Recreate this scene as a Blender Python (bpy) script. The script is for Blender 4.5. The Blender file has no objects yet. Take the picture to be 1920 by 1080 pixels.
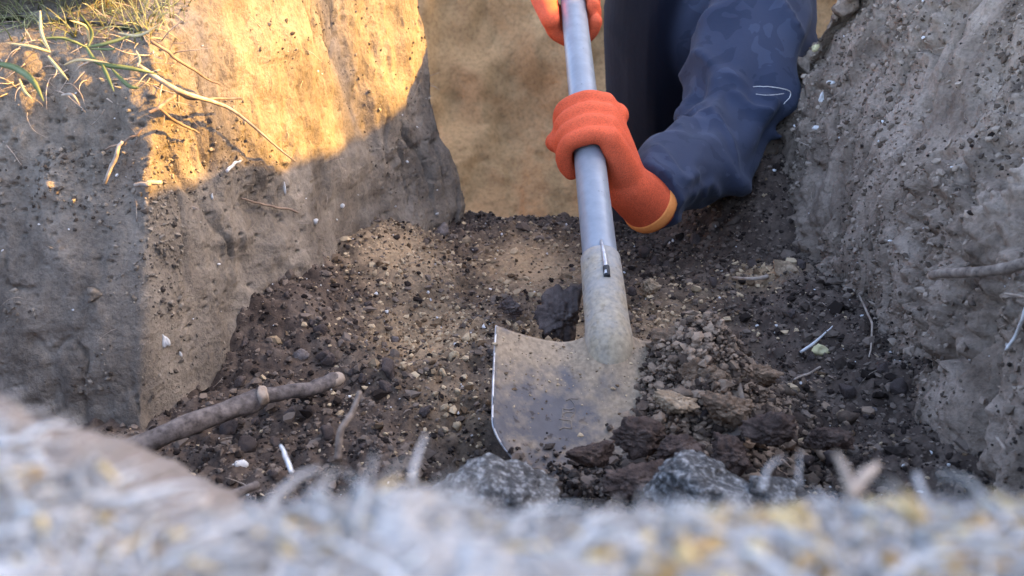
import bpy, bmesh, math, random
import numpy as np
from mathutils import Vector, Matrix, noise as mnoise

rnd = random.Random(7)
rng = np.random.default_rng(11)
scene = bpy.context.scene
COL = scene.collection

# ------------------------------------------------------------------ camera
PITCH = math.radians(22.0)
FPX = 1663.0                                   # focal length in pixels of a 1920 wide picture
cam_data = bpy.data.cameras.new('camera')
cam_data.sensor_width = 36.0
cam_data.lens = 36.0 * FPX / 1920.0
cam_data.clip_start = 0.01
cam_data.clip_end = 2000.0
cam_data.dof.use_dof = True
cam_data.dof.focus_distance = 0.86
cam_data.dof.aperture_fstop = 9.5
cam = bpy.data.objects.new('camera', cam_data)
COL.objects.link(cam)
cam.location = (0, 0, 0)
cam.rotation_euler = (math.radians(90) - PITCH, 0, 0)
scene.camera = cam

# ------------------------------------------------------------------ sky and sun
SUN_EL = math.radians(30.0)
SUN_AZ = Vector((0.985, 0.17, 0)).normalized()
sun_vec = Vector((SUN_AZ.x * math.cos(SUN_EL), SUN_AZ.y * math.cos(SUN_EL), math.sin(SUN_EL)))
world = bpy.data.worlds.new('World')
scene.world = world
world.use_nodes = True
wn = world.node_tree.nodes
sky = wn.new('ShaderNodeTexSky')
sky.sky_type = 'NISHITA'
sky.sun_disc = False
sky.sun_elevation = SUN_EL
sky.sun_rotation = math.atan2(SUN_AZ.x, SUN_AZ.y)
sky.dust_density = 1.6
sky.ozone_density = 0.1
sky.air_density = 0.5
wn['Background'].inputs[1].default_value = 0.15
world.node_tree.links.new(sky.outputs[0], wn['Background'].inputs[0])
sd = bpy.data.lights.new('sun', 'SUN')
sd.energy = 2.5
sd.angle = math.radians(0.6)
sd.color = (1.0, 0.56, 0.09)
sun = bpy.data.objects.new('sun', sd)
COL.objects.link(sun)
sun.rotation_euler = sun_vec.to_track_quat('Z', 'Y').to_euler()
scene.view_settings.view_transform = 'Standard'
scene.view_settings.look = 'None'
scene.view_settings.exposure = 3.42
scene.view_settings.gamma = 1.0
scene.view_settings.use_curve_mapping = False

# ------------------------------------------------------------------ helpers
CP, SP = math.cos(PITCH), math.sin(PITCH)
def at(px, py, d):
    """point seen at a pixel of the photograph at a measured depth"""
    xc = (px - 960.0) / FPX * d
    yc = (540.0 - py) / FPX * d
    return Vector((xc, d * CP + yc * SP, -d * SP + yc * CP))

def hash3(ix, iy, iz, seed):
    h = (ix * 374761393 + iy * 668265263 + iz * 2147483647 + seed * 974634777) & 0xFFFFFFFF
    h = ((h ^ (h >> 13)) * 1274126177) & 0xFFFFFFFF
    h = ((h ^ (h >> 16)) * 2246822519) & 0xFFFFFFFF
    return (h ^ (h >> 15)) & 0xFFFFFFFF

def vnoise(p, seed=0):
    i = np.floor(p).astype(np.int64)
    f = p - i
    u = f * f * f * (f * (f * 6 - 15) + 10)
    out = 0.0
    for dx in (0, 1):
        wx = u[..., 0] if dx else 1 - u[..., 0]
        for dy in (0, 1):
            wy = u[..., 1] if dy else 1 - u[..., 1]
            for dz in (0, 1):
                wz = u[..., 2] if dz else 1 - u[..., 2]
                h = hash3(i[..., 0] + dx, i[..., 1] + dy, i[..., 2] + dz, seed) / 4294967295.0
                out = out + wx * wy * wz * (h * 2 - 1)
    return out

def fbm(p, octaves=4, gain=0.5, lac=2.03, seed=0):
    a, s, o = 1.0, 0.0, 0.0
    q = np.array(p, dtype=float)
    for k in range(octaves):
        o = o + a * vnoise(q, seed + k * 17)
        s += a
        a *= gain
        q = q * lac + 3.7
    return o / s

def cells(p, seed=0):
    """F1 distance and id of a cellular pattern"""
    i = np.floor(p).astype(np.int64)
    f = p - i
    best = np.full(p.shape[:-1], 9.0)
    bid = np.zeros(p.shape[:-1])
    for dx in (-1, 0, 1):
        for dy in (-1, 0, 1):
            for dz in (-1, 0, 1):
                a, b, c = i[..., 0] + dx, i[..., 1] + dy, i[..., 2] + dz
                rx = hash3(a, b, c, seed) / 4294967295.0
                ry = hash3(a, b, c, seed + 1) / 4294967295.0
                rz = hash3(a, b, c, seed + 2) / 4294967295.0
                d = (dx + rx - f[..., 0]) ** 2 + (dy + ry - f[..., 1]) ** 2 + (dz + rz - f[..., 2]) ** 2
                m = d < best
                best = np.where(m, d, best)
                bid = np.where(m, rx, bid)
    return np.sqrt(best), bid

def sstep(a, b, x):
    t = np.clip((x - a) / (b - a), 0, 1)
    return t * t * (3 - 2 * t)

def raw_mesh(name, verts, faces, smooth=True, attrs=None):
    """verts (n,3), faces (m,k) with constant k"""
    verts = np.asarray(verts, dtype=np.float32)
    faces = np.asarray(faces, dtype=np.int32)
    me = bpy.data.meshes.new(name)
    k = faces.shape[1]
    me.vertices.add(len(verts))
    me.vertices.foreach_set('co', verts.ravel())
    me.loops.add(faces.size)
    me.loops.foreach_set('vertex_index', faces.ravel())
    me.polygons.add(len(faces))
    me.polygons.foreach_set('loop_start', np.arange(0, faces.size, k, dtype=np.int32))
    me.polygons.foreach_set('use_smooth', np.full(len(faces), smooth, dtype=bool))
    for an, av in (attrs or {}).items():
        at_ = me.attributes.new(an, 'FLOAT', 'POINT')
        at_.data.foreach_set('value', np.asarray(av, dtype=np.float32).ravel())
    me.update(calc_edges=True)
    me.validate()
    return me

def link(name, me, mat, parent=None, **props):
    o = bpy.data.objects.new(name, me)
    COL.objects.link(o)
    if mat is not None and me is not None and not me.materials:
        me.materials.append(mat)
    if parent is not None:
        o.parent = parent
    for k, v in props.items():
        o[k] = v
    return o

def empty(name, loc=(0, 0, 0), **props):
    o = bpy.data.objects.new(name, None)
    COL.objects.link(o)
    o.location = loc
    for k, v in props.items():
        o[k] = v
    return o

def grid_faces(nv, nu):
    idx = np.arange(nv * nu).reshape(nv, nu)
    return np.stack([idx[:-1, :-1], idx[:-1, 1:], idx[1:, 1:], idx[1:, :-1]], axis=-1).reshape(-1, 4)

def grid_normals(P):
    du = np.gradient(P, axis=1)
    dv = np.gradient(P, axis=0)
    n = np.cross(du, dv)
    return n / np.maximum(np.linalg.norm(n, axis=-1, keepdims=True), 1e-9)

# ------------------------------------------------------------------ materials
def new_mat(name):
    m = bpy.data.materials.new(name)
    m.use_nodes = True
    nt = m.node_tree
    b = nt.nodes['Principled BSDF']
    return m, nt, b

def N(nt, t, **kw):
    n = nt.nodes.new(t)
    for k, v in kw.items():
        if k.startswith('i_'):
            n.inputs[k[2:].replace('_', ' ')].default_value = v
        else:
            setattr(n, k, v)
    return n

def ramp(nt, stops):
    r = nt.nodes.new('ShaderNodeValToRGB')
    e = r.color_ramp.elements
    while len(e) < len(stops):
        e.new(0.5)
    for el, (p, c) in zip(e, stops):
        el.position = p
        el.color = (c[0], c[1], c[2], 1)
    return r

def mixc(nt, fac, a, b, mode='MIX'):
    m = nt.nodes.new('ShaderNodeMix')
    m.data_type = 'RGBA'
    m.blend_type = mode
    for sock, v in ((m.inputs[0], fac), (m.inputs[6], a), (m.inputs[7], b)):
        if hasattr(v, 'is_linked') or hasattr(v, 'links'):
            nt.links.new(v, sock)
        elif isinstance(v, (int, float)):
            sock.default_value = v
        else:
            sock.default_value = (v[0], v[1], v[2], 1)
    return m.outputs[2]

def soil_mat(name, lo, mid, hi, scale=14.0, fine=260.0, bump=0.5, bump_dist=0.002, sand=None, rough=0.95, fleck=None, streak=None, spec=0.15):
    m, nt, b = new_mat(name)
    tc = N(nt, 'ShaderNodeTexCoord')
    mp = N(nt, 'ShaderNodeMapping')
    nt.links.new(tc.outputs['Object'], mp.inputs[0])
    if streak:
        mp.inputs['Scale'].default_value = streak
    n1 = N(nt, 'ShaderNodeTexNoise', i_Scale=scale, i_Detail=8.0, i_Roughness=0.62)
    n2 = N(nt, 'ShaderNodeTexNoise', i_Scale=fine, i_Detail=4.0, i_Roughness=0.7)
    nt.links.new(mp.outputs[0], n1.inputs['Vector'])
    nt.links.new(tc.outputs['Object'], n2.inputs['Vector'])
    r1 = ramp(nt, [(0.28, lo), (0.5, mid), (0.72, hi)])
    nt.links.new(n1.outputs['Fac'], r1.inputs[0])
    col = r1.outputs[0]
    if sand is not None:
        a = N(nt, 'ShaderNodeAttribute', attribute_name='sand')
        n4 = N(nt, 'ShaderNodeTexNoise', i_Scale=60.0, i_Detail=5.0, i_Roughness=0.7)
        nt.links.new(tc.outputs['Object'], n4.inputs['Vector'])
        mth = N(nt, 'ShaderNodeMath', operation='MULTIPLY_ADD')
        nt.links.new(n4.outputs['Fac'], mth.inputs[0])
        mth.inputs[1].default_value = 1.6
        mth.inputs[2].default_value = -0.8
        ad = N(nt, 'ShaderNodeMath', operation='ADD', use_clamp=True)
        nt.links.new(mth.outputs[0], ad.inputs[0])
        nt.links.new(a.outputs['Fac'], ad.inputs[1])
        mu = N(nt, 'ShaderNodeMath', operation='MULTIPLY', use_clamp=True)
        nt.links.new(ad.outputs[0], mu.inputs[0])
        nt.links.new(a.outputs['Fac'], mu.inputs[1])
        col = mixc(nt, mu.outputs[0], col, sand)
    r2 = ramp(nt, [(0.3, (0.55, 0.55, 0.55)), (0.5, (1, 1, 1)), (0.75, (1.35, 1.33, 1.3))])
    nt.links.new(n2.outputs['Fac'], r2.inputs[0])
    col = mixc(nt, 0.75, col, r2.outputs[0], 'MULTIPLY')
    if fleck is not None:
        v = N(nt, 'ShaderNodeTexVoronoi', i_Scale=170.0)
        nt.links.new(tc.outputs['Object'], v.inputs['Vector'])
        n3 = N(nt, 'ShaderNodeTexNoise', i_Scale=22.0, i_Detail=3.0)
        nt.links.new(tc.outputs['Object'], n3.inputs['Vector'])
        sub = N(nt, 'ShaderNodeMath', operation='MULTIPLY')
        nt.links.new(n3.outputs['Fac'], sub.inputs[0])
        sub.inputs[1].default_value = 0.30
        lt = N(nt, 'ShaderNodeMath', operation='LESS_THAN')
        nt.links.new(v.outputs['Distance'], lt.inputs[0])
        nt.links.new(sub.outputs[0], lt.inputs[1])
        sep = N(nt, 'ShaderNodeSeparateColor')
        nt.links.new(v.outputs['Color'], sep.inputs[0])
        gt = N(nt, 'ShaderNodeMath', operation='GREATER_THAN')
        nt.links.new(sep.outputs[0], gt.inputs[0])
        gt.inputs[1].default_value = 0.80
        mm = N(nt, 'ShaderNodeMath', operation='MULTIPLY')
        nt.links.new(lt.outputs[0], mm.inputs[0])
        nt.links.new(gt.outputs[0], mm.inputs[1])
        col = mixc(nt, mm.outputs[0], col, fleck)
    nt.links.new(col, b.inputs['Base Color'])
    b.inputs['Roughness'].default_value = rough
    b.inputs['Specular IOR Level'].default_value = spec
    bp = N(nt, 'ShaderNodeBump', i_Strength=bump, i_Distance=bump_dist)
    nt.links.new(n2.outputs['Fac'], bp.inputs['Height'])
    nt.links.new(bp.outputs[0], b.inputs['Normal'])
    return m

def plain_mat(name, c1, c2, scale=60.0, rough=0.8, bump=0.2, bd=0.001, spec=0.3, trans=0.0, metallic=0.0, island=0.0):
    m, nt, b = new_mat(name)
    tc = N(nt, 'ShaderNodeTexCoord')
    n1 = N(nt, 'ShaderNodeTexNoise', i_Scale=scale, i_Detail=6.0, i_Roughness=0.65)
    nt.links.new(tc.outputs['Object'], n1.inputs['Vector'])
    r = ramp(nt, [(0.3, c1), (0.7, c2)])
    fac = n1.outputs['Fac']
    if island:
        g = N(nt, 'ShaderNodeNewGeometry')
        mm = N(nt, 'ShaderNodeMix')
        mm.inputs[0].default_value = island
        nt.links.new(fac, mm.inputs[2])
        nt.links.new(g.outputs['Random Per Island'], mm.inputs[3])
        fac = mm.outputs[0]
    nt.links.new(fac, r.inputs[0])
    nt.links.new(r.outputs[0], b.inputs['Base Color'])
    b.inputs['Roughness'].default_value = rough
    b.inputs['Specular IOR Level'].default_value = spec
    b.inputs['Metallic'].default_value = metallic
    if trans:
        tr = N(nt, 'ShaderNodeBsdfTranslucent')
        nt.links.new(r.outputs[0], tr.inputs[0])
        mx = N(nt, 'ShaderNodeMixShader')
        mx.inputs[0].default_value = trans
        nt.links.new(b.outputs[0], mx.inputs[1])
        nt.links.new(tr.outputs[0], mx.inputs[2])
        nt.links.new(mx.outputs[0], nt.nodes['Material Output'].inputs[0])
    bp = N(nt, 'ShaderNodeBump', i_Strength=bump, i_Distance=bd)
    nt.links.new(n1.outputs['Fac'], bp.inputs['Height'])
    nt.links.new(bp.outputs[0], b.inputs['Normal'])
    return m

M = {}
M['clay'] = soil_mat('grey_clay', (0.095, 0.074, 0.055), (0.178, 0.140, 0.103), (0.275, 0.22, 0.162), scale=15, bump=0.8, bump_dist=0.003, streak=(1.3, 1.3, 0.6))
M['clay_right'] = soil_mat('brown_clay', (0.100, 0.069, 0.047), (0.225, 0.163, 0.115), (0.38, 0.287, 0.21), scale=20, bump=0.9, bump_dist=0.003, streak=(1.0, 1.2, 0.7))
M['tan'] = soil_mat('tan_sand', (0.34, 0.212, 0.096), (0.42, 0.266, 0.124), (0.49, 0.322, 0.156), scale=7, fine=120, bump=0.35, bump_dist=0.003)
M['floor'] = soil_mat('dark_topsoil', (0.032, 0.021, 0.015), (0.078, 0.054, 0.039), (0.145, 0.105, 0.076), scale=30, bump=0.7, bump_dist=0.002, sand=(0.40, 0.265, 0.145))
M['crumb_dark'] = plain_mat('dark_crumb', (0.022, 0.0148, 0.0108), (0.175, 0.128, 0.093), scale=200, rough=0.95, bump=0.6, spec=0.15, island=0.7)
M['crumb_sand'] = plain_mat('sandy_crumb', (0.12, 0.074, 0.040), (0.50, 0.36, 0.21), scale=200, rough=0.95, bump=0.6, spec=0.15, island=0.7)
M['crumb_grey'] = plain_mat('clay_crumb', (0.13, 0.10, 0.075), (0.33, 0.26, 0.19), scale=160, rough=0.95, bump=0.6, spec=0.15, island=0.6)
M['bank_crumb'] = plain_mat('bank_crumb', (0.095, 0.066, 0.045), (0.33, 0.248, 0.178), scale=160, rough=0.95, bump=0.6, spec=0.15, island=0.6)
M['red_crumb'] = plain_mat('reddish_crumb', (0.060, 0.040, 0.028), (0.30, 0.205, 0.132), scale=160, rough=0.95, bump=0.8, bd=0.002, spec=0.15, island=0.6)
M['wall_crumb'] = plain_mat('wall_crumb', (0.07, 0.053, 0.039), (0.25, 0.20, 0.146), scale=160, rough=0.95, bump=0.6, spec=0.15, island=0.6)
M['red_soil'] = soil_mat('reddish_soil', (0.10, 0.055, 0.035), (0.20, 0.115, 0.070), (0.34, 0.21, 0.13), scale=30, bump=0.5, bump_dist=0.002)
M['sand_lump'] = soil_mat('sandy_lump', (0.16, 0.105, 0.06), (0.29, 0.20, 0.12), (0.42, 0.31, 0.2), scale=70, bump=0.7, bump_dist=0.002)
M['clay_lump'] = soil_mat('clay_lump', (0.10, 0.08, 0.068), (0.19, 0.15, 0.125), (0.29, 0.24, 0.20), scale=60, bump=0.7, bump_dist=0.002)
M['pile_soil'] = soil_mat('pile_soil', (0.11, 0.066, 0.040), (0.21, 0.135, 0.082), (0.33, 0.225, 0.14), scale=60, fine=200, bump=1.0, bump_dist=0.004)
M['dark_pile'] = soil_mat('dark_pile_soil', (0.035, 0.022, 0.016), (0.085, 0.055, 0.040), (0.15, 0.102, 0.074), scale=60, fine=200, bump=1.0, bump_dist=0.004)
M['humus'] = soil_mat('humus_clod', (0.05, 0.036, 0.030), (0.105, 0.077, 0.063), (0.165, 0.125, 0.10), scale=50, bump=0.7, bump_dist=0.002)
M['grey_lump'] = soil_mat('grey_granular_clod', (0.022, 0.018, 0.014), (0.11, 0.097, 0.082), (0.52, 0.48, 0.42), scale=210, fine=520, bump=0.9, bump_dist=0.003, spec=0.4)
M['ground'] = soil_mat('grassy_ground', (0.10, 0.085, 0.04), (0.20, 0.18, 0.08), (0.33, 0.30, 0.13), scale=9, fine=90, bump=0.6, bump_dist=0.01)
M['thatch'] = soil_mat('pale_thatch', (0.16, 0.138, 0.115), (0.30, 0.27, 0.235), (0.46, 0.43, 0.39), scale=60, fine=500, bump=0.8, bump_dist=0.002, sand=(0.21, 0.165, 0.13))
M['bark'] = plain_mat('branch_bark', (0.040, 0.030, 0.025), (0.21, 0.165, 0.135), scale=150, rough=0.9, bump=0.9, bd=0.001, spec=0.2)
M['bark_pale'] = plain_mat('stick_bark', (0.07, 0.05, 0.037), (0.30, 0.225, 0.165), scale=150, rough=0.85, bump=0.4, bd=0.001, spec=0.2)
M['cut_wood'] = plain_mat('cut_wood', (0.22, 0.155, 0.105), (0.42, 0.32, 0.23), scale=120, rough=0.8)
M['root'] = plain_mat('pale_root', (0.20, 0.14, 0.095), (0.50, 0.39, 0.29), scale=80, rough=0.8)
M['root_dark'] = plain_mat('brown_root', (0.12, 0.075, 0.05), (0.30, 0.20, 0.13), scale=80, rough=0.8)
M['white'] = plain_mat('white_chip', (0.42, 0.37, 0.31), (0.75, 0.71, 0.65), scale=150, rough=0.7)
M['yellow'] = plain_mat('yellow_leaf', (0.45, 0.36, 0.16), (0.72, 0.62, 0.34), scale=120, rough=0.75)
M['grass_green'] = plain_mat('green_grass', (0.11, 0.145, 0.05), (0.22, 0.25, 0.11), scale=40, rough=0.6, trans=0.35)
M['grass_dry'] = plain_mat('dry_grass_blade', (0.34, 0.28, 0.15), (0.60, 0.53, 0.32), scale=40, rough=0.7, trans=0.35, island=0.5)
M['grass_turf'] = plain_mat('turf_blade', (0.24, 0.24, 0.10), (0.50, 0.47, 0.24), scale=40, rough=0.7, trans=0.4, island=0.7)
M['straw'] = plain_mat('bleached_straw', (0.30, 0.265, 0.225), (0.62, 0.58, 0.53), scale=40, rough=0.7, trans=0.25, island=0.55)
M['leaf_sun_fleck'] = plain_mat('dry_leaf_sun_fleck', (0.40, 0.25, 0.10), (0.72, 0.53, 0.25), scale=40, rough=0.7, trans=0.3, island=0.8)  # dry litter colour, also painted sun flecks on the near bank
M['glove'] = soil_mat('orange_glove', (0.52, 0.078, 0.028), (0.66, 0.102, 0.038), (0.72, 0.118, 0.046), scale=16, fine=700, bump=0.7, bump_dist=0.0012, rough=0.8, spec=0.2)
M['hem'] = plain_mat('yellow_hem', (0.72, 0.22, 0.05), (0.80, 0.28, 0.07), scale=300, rough=0.8)
M['skin'] = plain_mat('skin', (0.42, 0.24, 0.16), (0.52, 0.31, 0.22), scale=60, rough=0.55)
M['boot'] = plain_mat('boot_rubber', (0.02, 0.02, 0.02), (0.05, 0.045, 0.04), scale=60, rough=0.6)
M['trousers'] = plain_mat('dark_trousers', (0.018, 0.020, 0.028), (0.035, 0.038, 0.05), scale=120, rough=0.9)
M['eye_mat'] = plain_mat('eye', (0.03, 0.02, 0.015), (0.05, 0.03, 0.02), scale=60, rough=0.2)
M['hair'] = plain_mat('dark_cap', (0.012, 0.012, 0.014), (0.03, 0.03, 0.034), scale=200, rough=0.9)

def jacket_mat():
    m, nt, b = new_mat('navy_camouflage_cloth')
    tc = N(nt, 'ShaderNodeTexCoord')
    n = N(nt, 'ShaderNodeTexNoise', i_Scale=24.0, i_Detail=2.5, i_Roughness=0.5, i_Distortion=0.8)
    nt.links.new(tc.outputs['Object'], n.inputs['Vector'])
    r = ramp(nt, [(0.0, (0.028, 0.033, 0.052)), (0.40, (0.037, 0.042, 0.064)), (0.60, (0.050, 0.056, 0.082))])
    r.color_ramp.interpolation = 'CONSTANT'
    nt.links.new(n.outputs['Fac'], r.inputs[0])
    a = N(nt, 'ShaderNodeAttribute', attribute_name='sand')      # 1 on the camouflage sleeve, 0 on the plain vest
    col = mixc(nt, a.outputs['Fac'], (0.003, 0.004, 0.009), r.outputs[0])
    nt.links.new(col, b.inputs['Base Color'])
    b.inputs['Roughness'].default_value = 0.85
    b.inputs['Specular IOR Level'].default_value = 0.10
    b.inputs['Sheen Weight'].default_value = 0.06
    w = N(nt, 'ShaderNodeTexNoise', i_Scale=420.0, i_Detail=2.0)
    nt.links.new(tc.outputs['Object'], w.inputs['Vector'])
    w2 = N(nt, 'ShaderNodeTexNoise', i_Scale=26.0, i_Detail=3.0)
    nt.links.new(tc.outputs['Object'], w2.inputs['Vector'])
    bp = N(nt, 'ShaderNodeBump', i_Strength=0.2, i_Distance=0.001)
    nt.links.new(w.outputs['Fac'], bp.inputs['Height'])
    bp2 = N(nt, 'ShaderNodeBump', i_Strength=0.3, i_Distance=0.004)
    nt.links.new(w2.outputs['Fac'], bp2.inputs['Height'])
    nt.links.new(bp.outputs[0], bp2.inputs['Normal'])
    nt.links.new(bp2.outputs[0], b.inputs['Normal'])
    return m
M['jacket'] = jacket_mat()

def metal_mat(name, paint, dirt, lo, hi, scale, base_metal, metallic, rough=0.4, chips=0.62):
    """paint or steel with dried soil sticking to it, and small chips"""
    m, nt, b = new_mat(name)
    tc = N(nt, 'ShaderNodeTexCoord')
    n = N(nt, 'ShaderNodeTexNoise', i_Scale=scale, i_Detail=7.0, i_Roughness=0.66)
    nt.links.new(tc.outputs['Object'], n.inputs['Vector'])
    a = N(nt, 'ShaderNodeAttribute', attribute_name='sand')
    ad = N(nt, 'ShaderNodeMath', operation='ADD')
    nt.links.new(n.outputs['Fac'], ad.inputs[0])
    nt.links.new(a.outputs['Fac'], ad.inputs[1])
    r = ramp(nt, [(lo, (0, 0, 0)), (hi, (1, 1, 1))])
    nt.links.new(ad.outputs[0], r.inputs[0])
    n2 = N(nt, 'ShaderNodeTexNoise', i_Scale=70.0, i_Detail=4.0)
    nt.links.new(tc.outputs['Object'], n2.inputs['Vector'])
    r2 = ramp(nt, [(0.35, tuple(c * 0.82 for c in paint)), (0.65, paint)])
    nt.links.new(n2.outputs['Fac'], r2.inputs[0])
    n3 = N(nt, 'ShaderNodeTexNoise', i_Scale=130.0, i_Detail=3.0)
    nt.links.new(tc.outputs['Object'], n3.inputs['Vector'])
    r3 = ramp(nt, [(chips, (0, 0, 0)), (chips + 0.04, (1, 1, 1))])
    nt.links.new(n3.outputs['Fac'], r3.inputs[0])
    col = mixc(nt, r3.outputs[0], r2.outputs[0], base_metal)
    n4 = N(nt, 'ShaderNodeTexNoise', i_Scale=240.0, i_Detail=4.0)
    nt.links.new(tc.outputs['Object'], n4.inputs['Vector'])
    r4 = ramp(nt, [(0.3, tuple(c * 0.55 for c in dirt)), (0.7, dirt)])
    nt.links.new(n4.outputs['Fac'], r4.inputs[0])
    col = mixc(nt, r.outputs[0], col, r4.outputs[0])
    nt.links.new(col, b.inputs['Base Color'])
    b.inputs['Metallic'].default_value = metallic
    rr = ramp(nt, [(0, (rough, rough, rough)), (1, (0.95, 0.95, 0.95))])
    nt.links.new(r.outputs[0], rr.inputs[0])
    nt.links.new(rr.outputs[0], b.inputs['Roughness'])
    inv = N(nt, 'ShaderNodeMath', operation='MULTIPLY_ADD')
    nt.links.new(r.outputs[0], inv.inputs[0])
    inv.inputs[1].default_value = -metallic
    inv.inputs[2].default_value = metallic
    nt.links.new(inv.outputs[0], b.inputs['Metallic'])
    bp = N(nt, 'ShaderNodeBump', i_Strength=0.5, i_Distance=0.0012)
    nt.links.new(ad.outputs[0], bp.inputs['Height'])
    nt.links.new(bp.outputs[0], b.inputs['Normal'])
    return m
M['handle'] = metal_mat('grey_blue_paint', (0.245, 0.255, 0.265), (0.36, 0.30, 0.24), 0.66, 0.90, 30, (0.09, 0.09, 0.095), 0.0, 0.42, chips=0.70)
M['socket'] = metal_mat('worn_socket_steel', (0.28, 0.285, 0.285), (0.44, 0.34, 0.215), 0.36, 0.80, 24, (0.04, 0.04, 0.045), 0.0, 0.6)
M['blade'] = metal_mat('worn_blade_steel', (0.118, 0.100, 0.090), (0.38, 0.27, 0.165), 0.44, 0.72, 46, (0.055, 0.040, 0.032), 0.0, 0.85)
M['edge'] = plain_mat('bright_worn_edge', (0.22, 0.19, 0.17), (0.70, 0.66, 0.61), scale=90, rough=0.35, metallic=0.5)

# ------------------------------------------------------------------ terrain: trench walls as swept sheets
def resample(pts, n, smooth=2, weights=None):
    pts = np.array(pts, dtype=float)
    seg = np.linalg.norm(np.diff(pts[:, :2], axis=0), axis=1)
    if weights is not None:
        wl = seg * np.array(weights)
    else:
        wl = seg
    c = np.concatenate([[0], np.cumsum(wl)])
    t = np.linspace(0, c[-1], n)
    out = np.stack([np.interp(t, c, pts[:, k]) for k in range(pts.shape[1])], axis=1)
    for _ in range(smooth):
        out[1:-1] = 0.25 * out[:-2] + 0.5 * out[1:-1] + 0.25 * out[2:]
    return out

def wall_sheet(base, prof, nu, nv, side, weights=None, smooth=3, vweight=None):
    """base rows: x, y, ztop, lean; prof: list of (z fraction 0..1 or extra outward) built per column"""
    b = resample(base, nu, smooth, weights)
    tang = np.gradient(b[:, :2], axis=0)
    for _ in range(6):
        tang[1:-1] = 0.25 * tang[:-2] + 0.5 * tang[1:-1] + 0.25 * tang[2:]
    tang /= np.linalg.norm(tang, axis=1, keepdims=True)
    out = np.stack([-tang[:, 1], tang[:, 0]], axis=1) * side
    P = np.zeros((nv, nu, 3))
    for i in range(nu):
        pr = np.array(prof(b[i]))                # rows: outward offset, z
        t = np.concatenate([[0], np.cumsum(pr[:-1, 2])]) if pr.shape[1] > 2 else np.arange(len(pr))
        tt = np.linspace(0, t[-1], nv)
        o = np.interp(tt, t, pr[:, 0])
        z = np.interp(tt, t, pr[:, 1])
        lx, ly = (b[i, 4], b[i, 5]) if b.shape[1] > 5 else (0.0, 0.0)
        fr = np.interp(z, [-0.38, b[i, 2] - 0.02], [0, 1])
        P[:, i, 0] = b[i, 0] + out[i, 0] * o + lx * fr
        P[:, i, 1] = b[i, 1] + out[i, 1] * o + ly * fr
        P[:, i, 2] = z
    for _ in range(2):
        P[1:-1] = 0.25 * P[:-2] + 0.5 * P[1:-1] + 0.25 * P[2:]
    return P

# --- left wall (the camera facing shoulder, the long cut face, the corner into the deep pit)
left_base = [(-1.10, 0.84, -0.085, 0.0, 0.0, 0.03), (-0.60, 0.715, -0.080, 0.0, 0.0, 0.035), (-0.312, 0.648, -0.078, 0.0, 0.014, 0.105), (-0.262, 0.760, -0.045, 0.0, -0.010, 0.075),
             (-0.220, 0.860, -0.020, 0.0, -0.025, 0.055), (-0.172, 1.02, -0.015, 0.0, -0.040, 0.030), (-0.072, 1.205, -0.015, 0.0, -0.053, 0.0), (-0.150, 1.300, -0.015, 0.0, -0.03, -0.02), (-0.70, 1.42, -0.03, 0.0, 0.0, -0.03)]
def left_prof(c):
    zt, ln = c[2], c[3]
    return [(-0.03, -0.80, 0.25), (-0.005, -0.42, 0.12), (0.0, -0.38, 1.0), (ln * 0.30, -0.27, 1.0), (ln * 0.62, -0.18, 0.9), (ln, zt - 0.022, 0.22),
            (ln + 0.018, zt, 0.35), (ln + 0.12, zt + 0.004, 0.3), (ln + 0.55, zt - 0.01, 0.0)]
LW = wall_sheet(left_base, left_prof, 560, 330, 1, weights=[0.35, 1, 1, 1, 1, 1, 1, 0.3])
nrm = grid_normals(LW)
if nrm[150, 60, 1] > 0:
    nrm = -nrm
face_w = sstep(-0.05, -0.11, LW[..., 2])
q = LW * np.array([34.0, 34.0, 9.0])
streaks = fbm(q, 4, seed=3)
big = fbm(LW * 9.0, 3, seed=21)
midn = fbm(LW * 38.0, 4, seed=9)
rough_mask = sstep(0.02, 0.35, fbm(LW * 7.0 + 5.0, 3, seed=31))
f1, cid = cells(LW * 150.0, seed=5)
pits = sstep(0.36, 0.18, f1) * (cid > 0.72) * (0.35 + rough_mask)
f2, cid2 = cells(LW * np.array([95, 95, 60.0]), seed=8)
lumps = (0.5 - np.clip(f2, 0, 0.8)) * rough_mask
ledge_n = fbm(LW * np.array([16.0, 16.0, 30.0]) + 7.0, 3, seed=27)
cuts = np.abs(fbm(LW * np.array([30.0, 30.0, 5.0]) + 2.0, 2, seed=29))
near_crease = np.exp(-((LW[..., 0] + 0.302) / 0.03) ** 2)
disp = face_w * (1 - 0.5 * near_crease) * (0.015 * big + 0.0095 * streaks + 0.0034 * midn + 0.004 * np.sign(ledge_n) * np.abs(ledge_n) ** 0.5 * 0.5 - 0.007 * sstep(0.07, 0.0, cuts) * sstep(0.0, 0.3, fbm(LW * 8 + 1.0, 2, seed=28))) + (0.0045 * lumps - 0.0040 * pits) + (1 - face_w) * 0.010 * fbm(LW * 22, 4, seed=2)
LW = LW + nrm * disp[..., None]
me = raw_mesh('trench_wall_left', LW.reshape(-1, 3), grid_faces(330, 560))
wall_left = link('trench_wall_left', me, M['clay'], kind='structure', label='grey clay cut wall with sunlit upper part')
LWN = nrm

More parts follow.
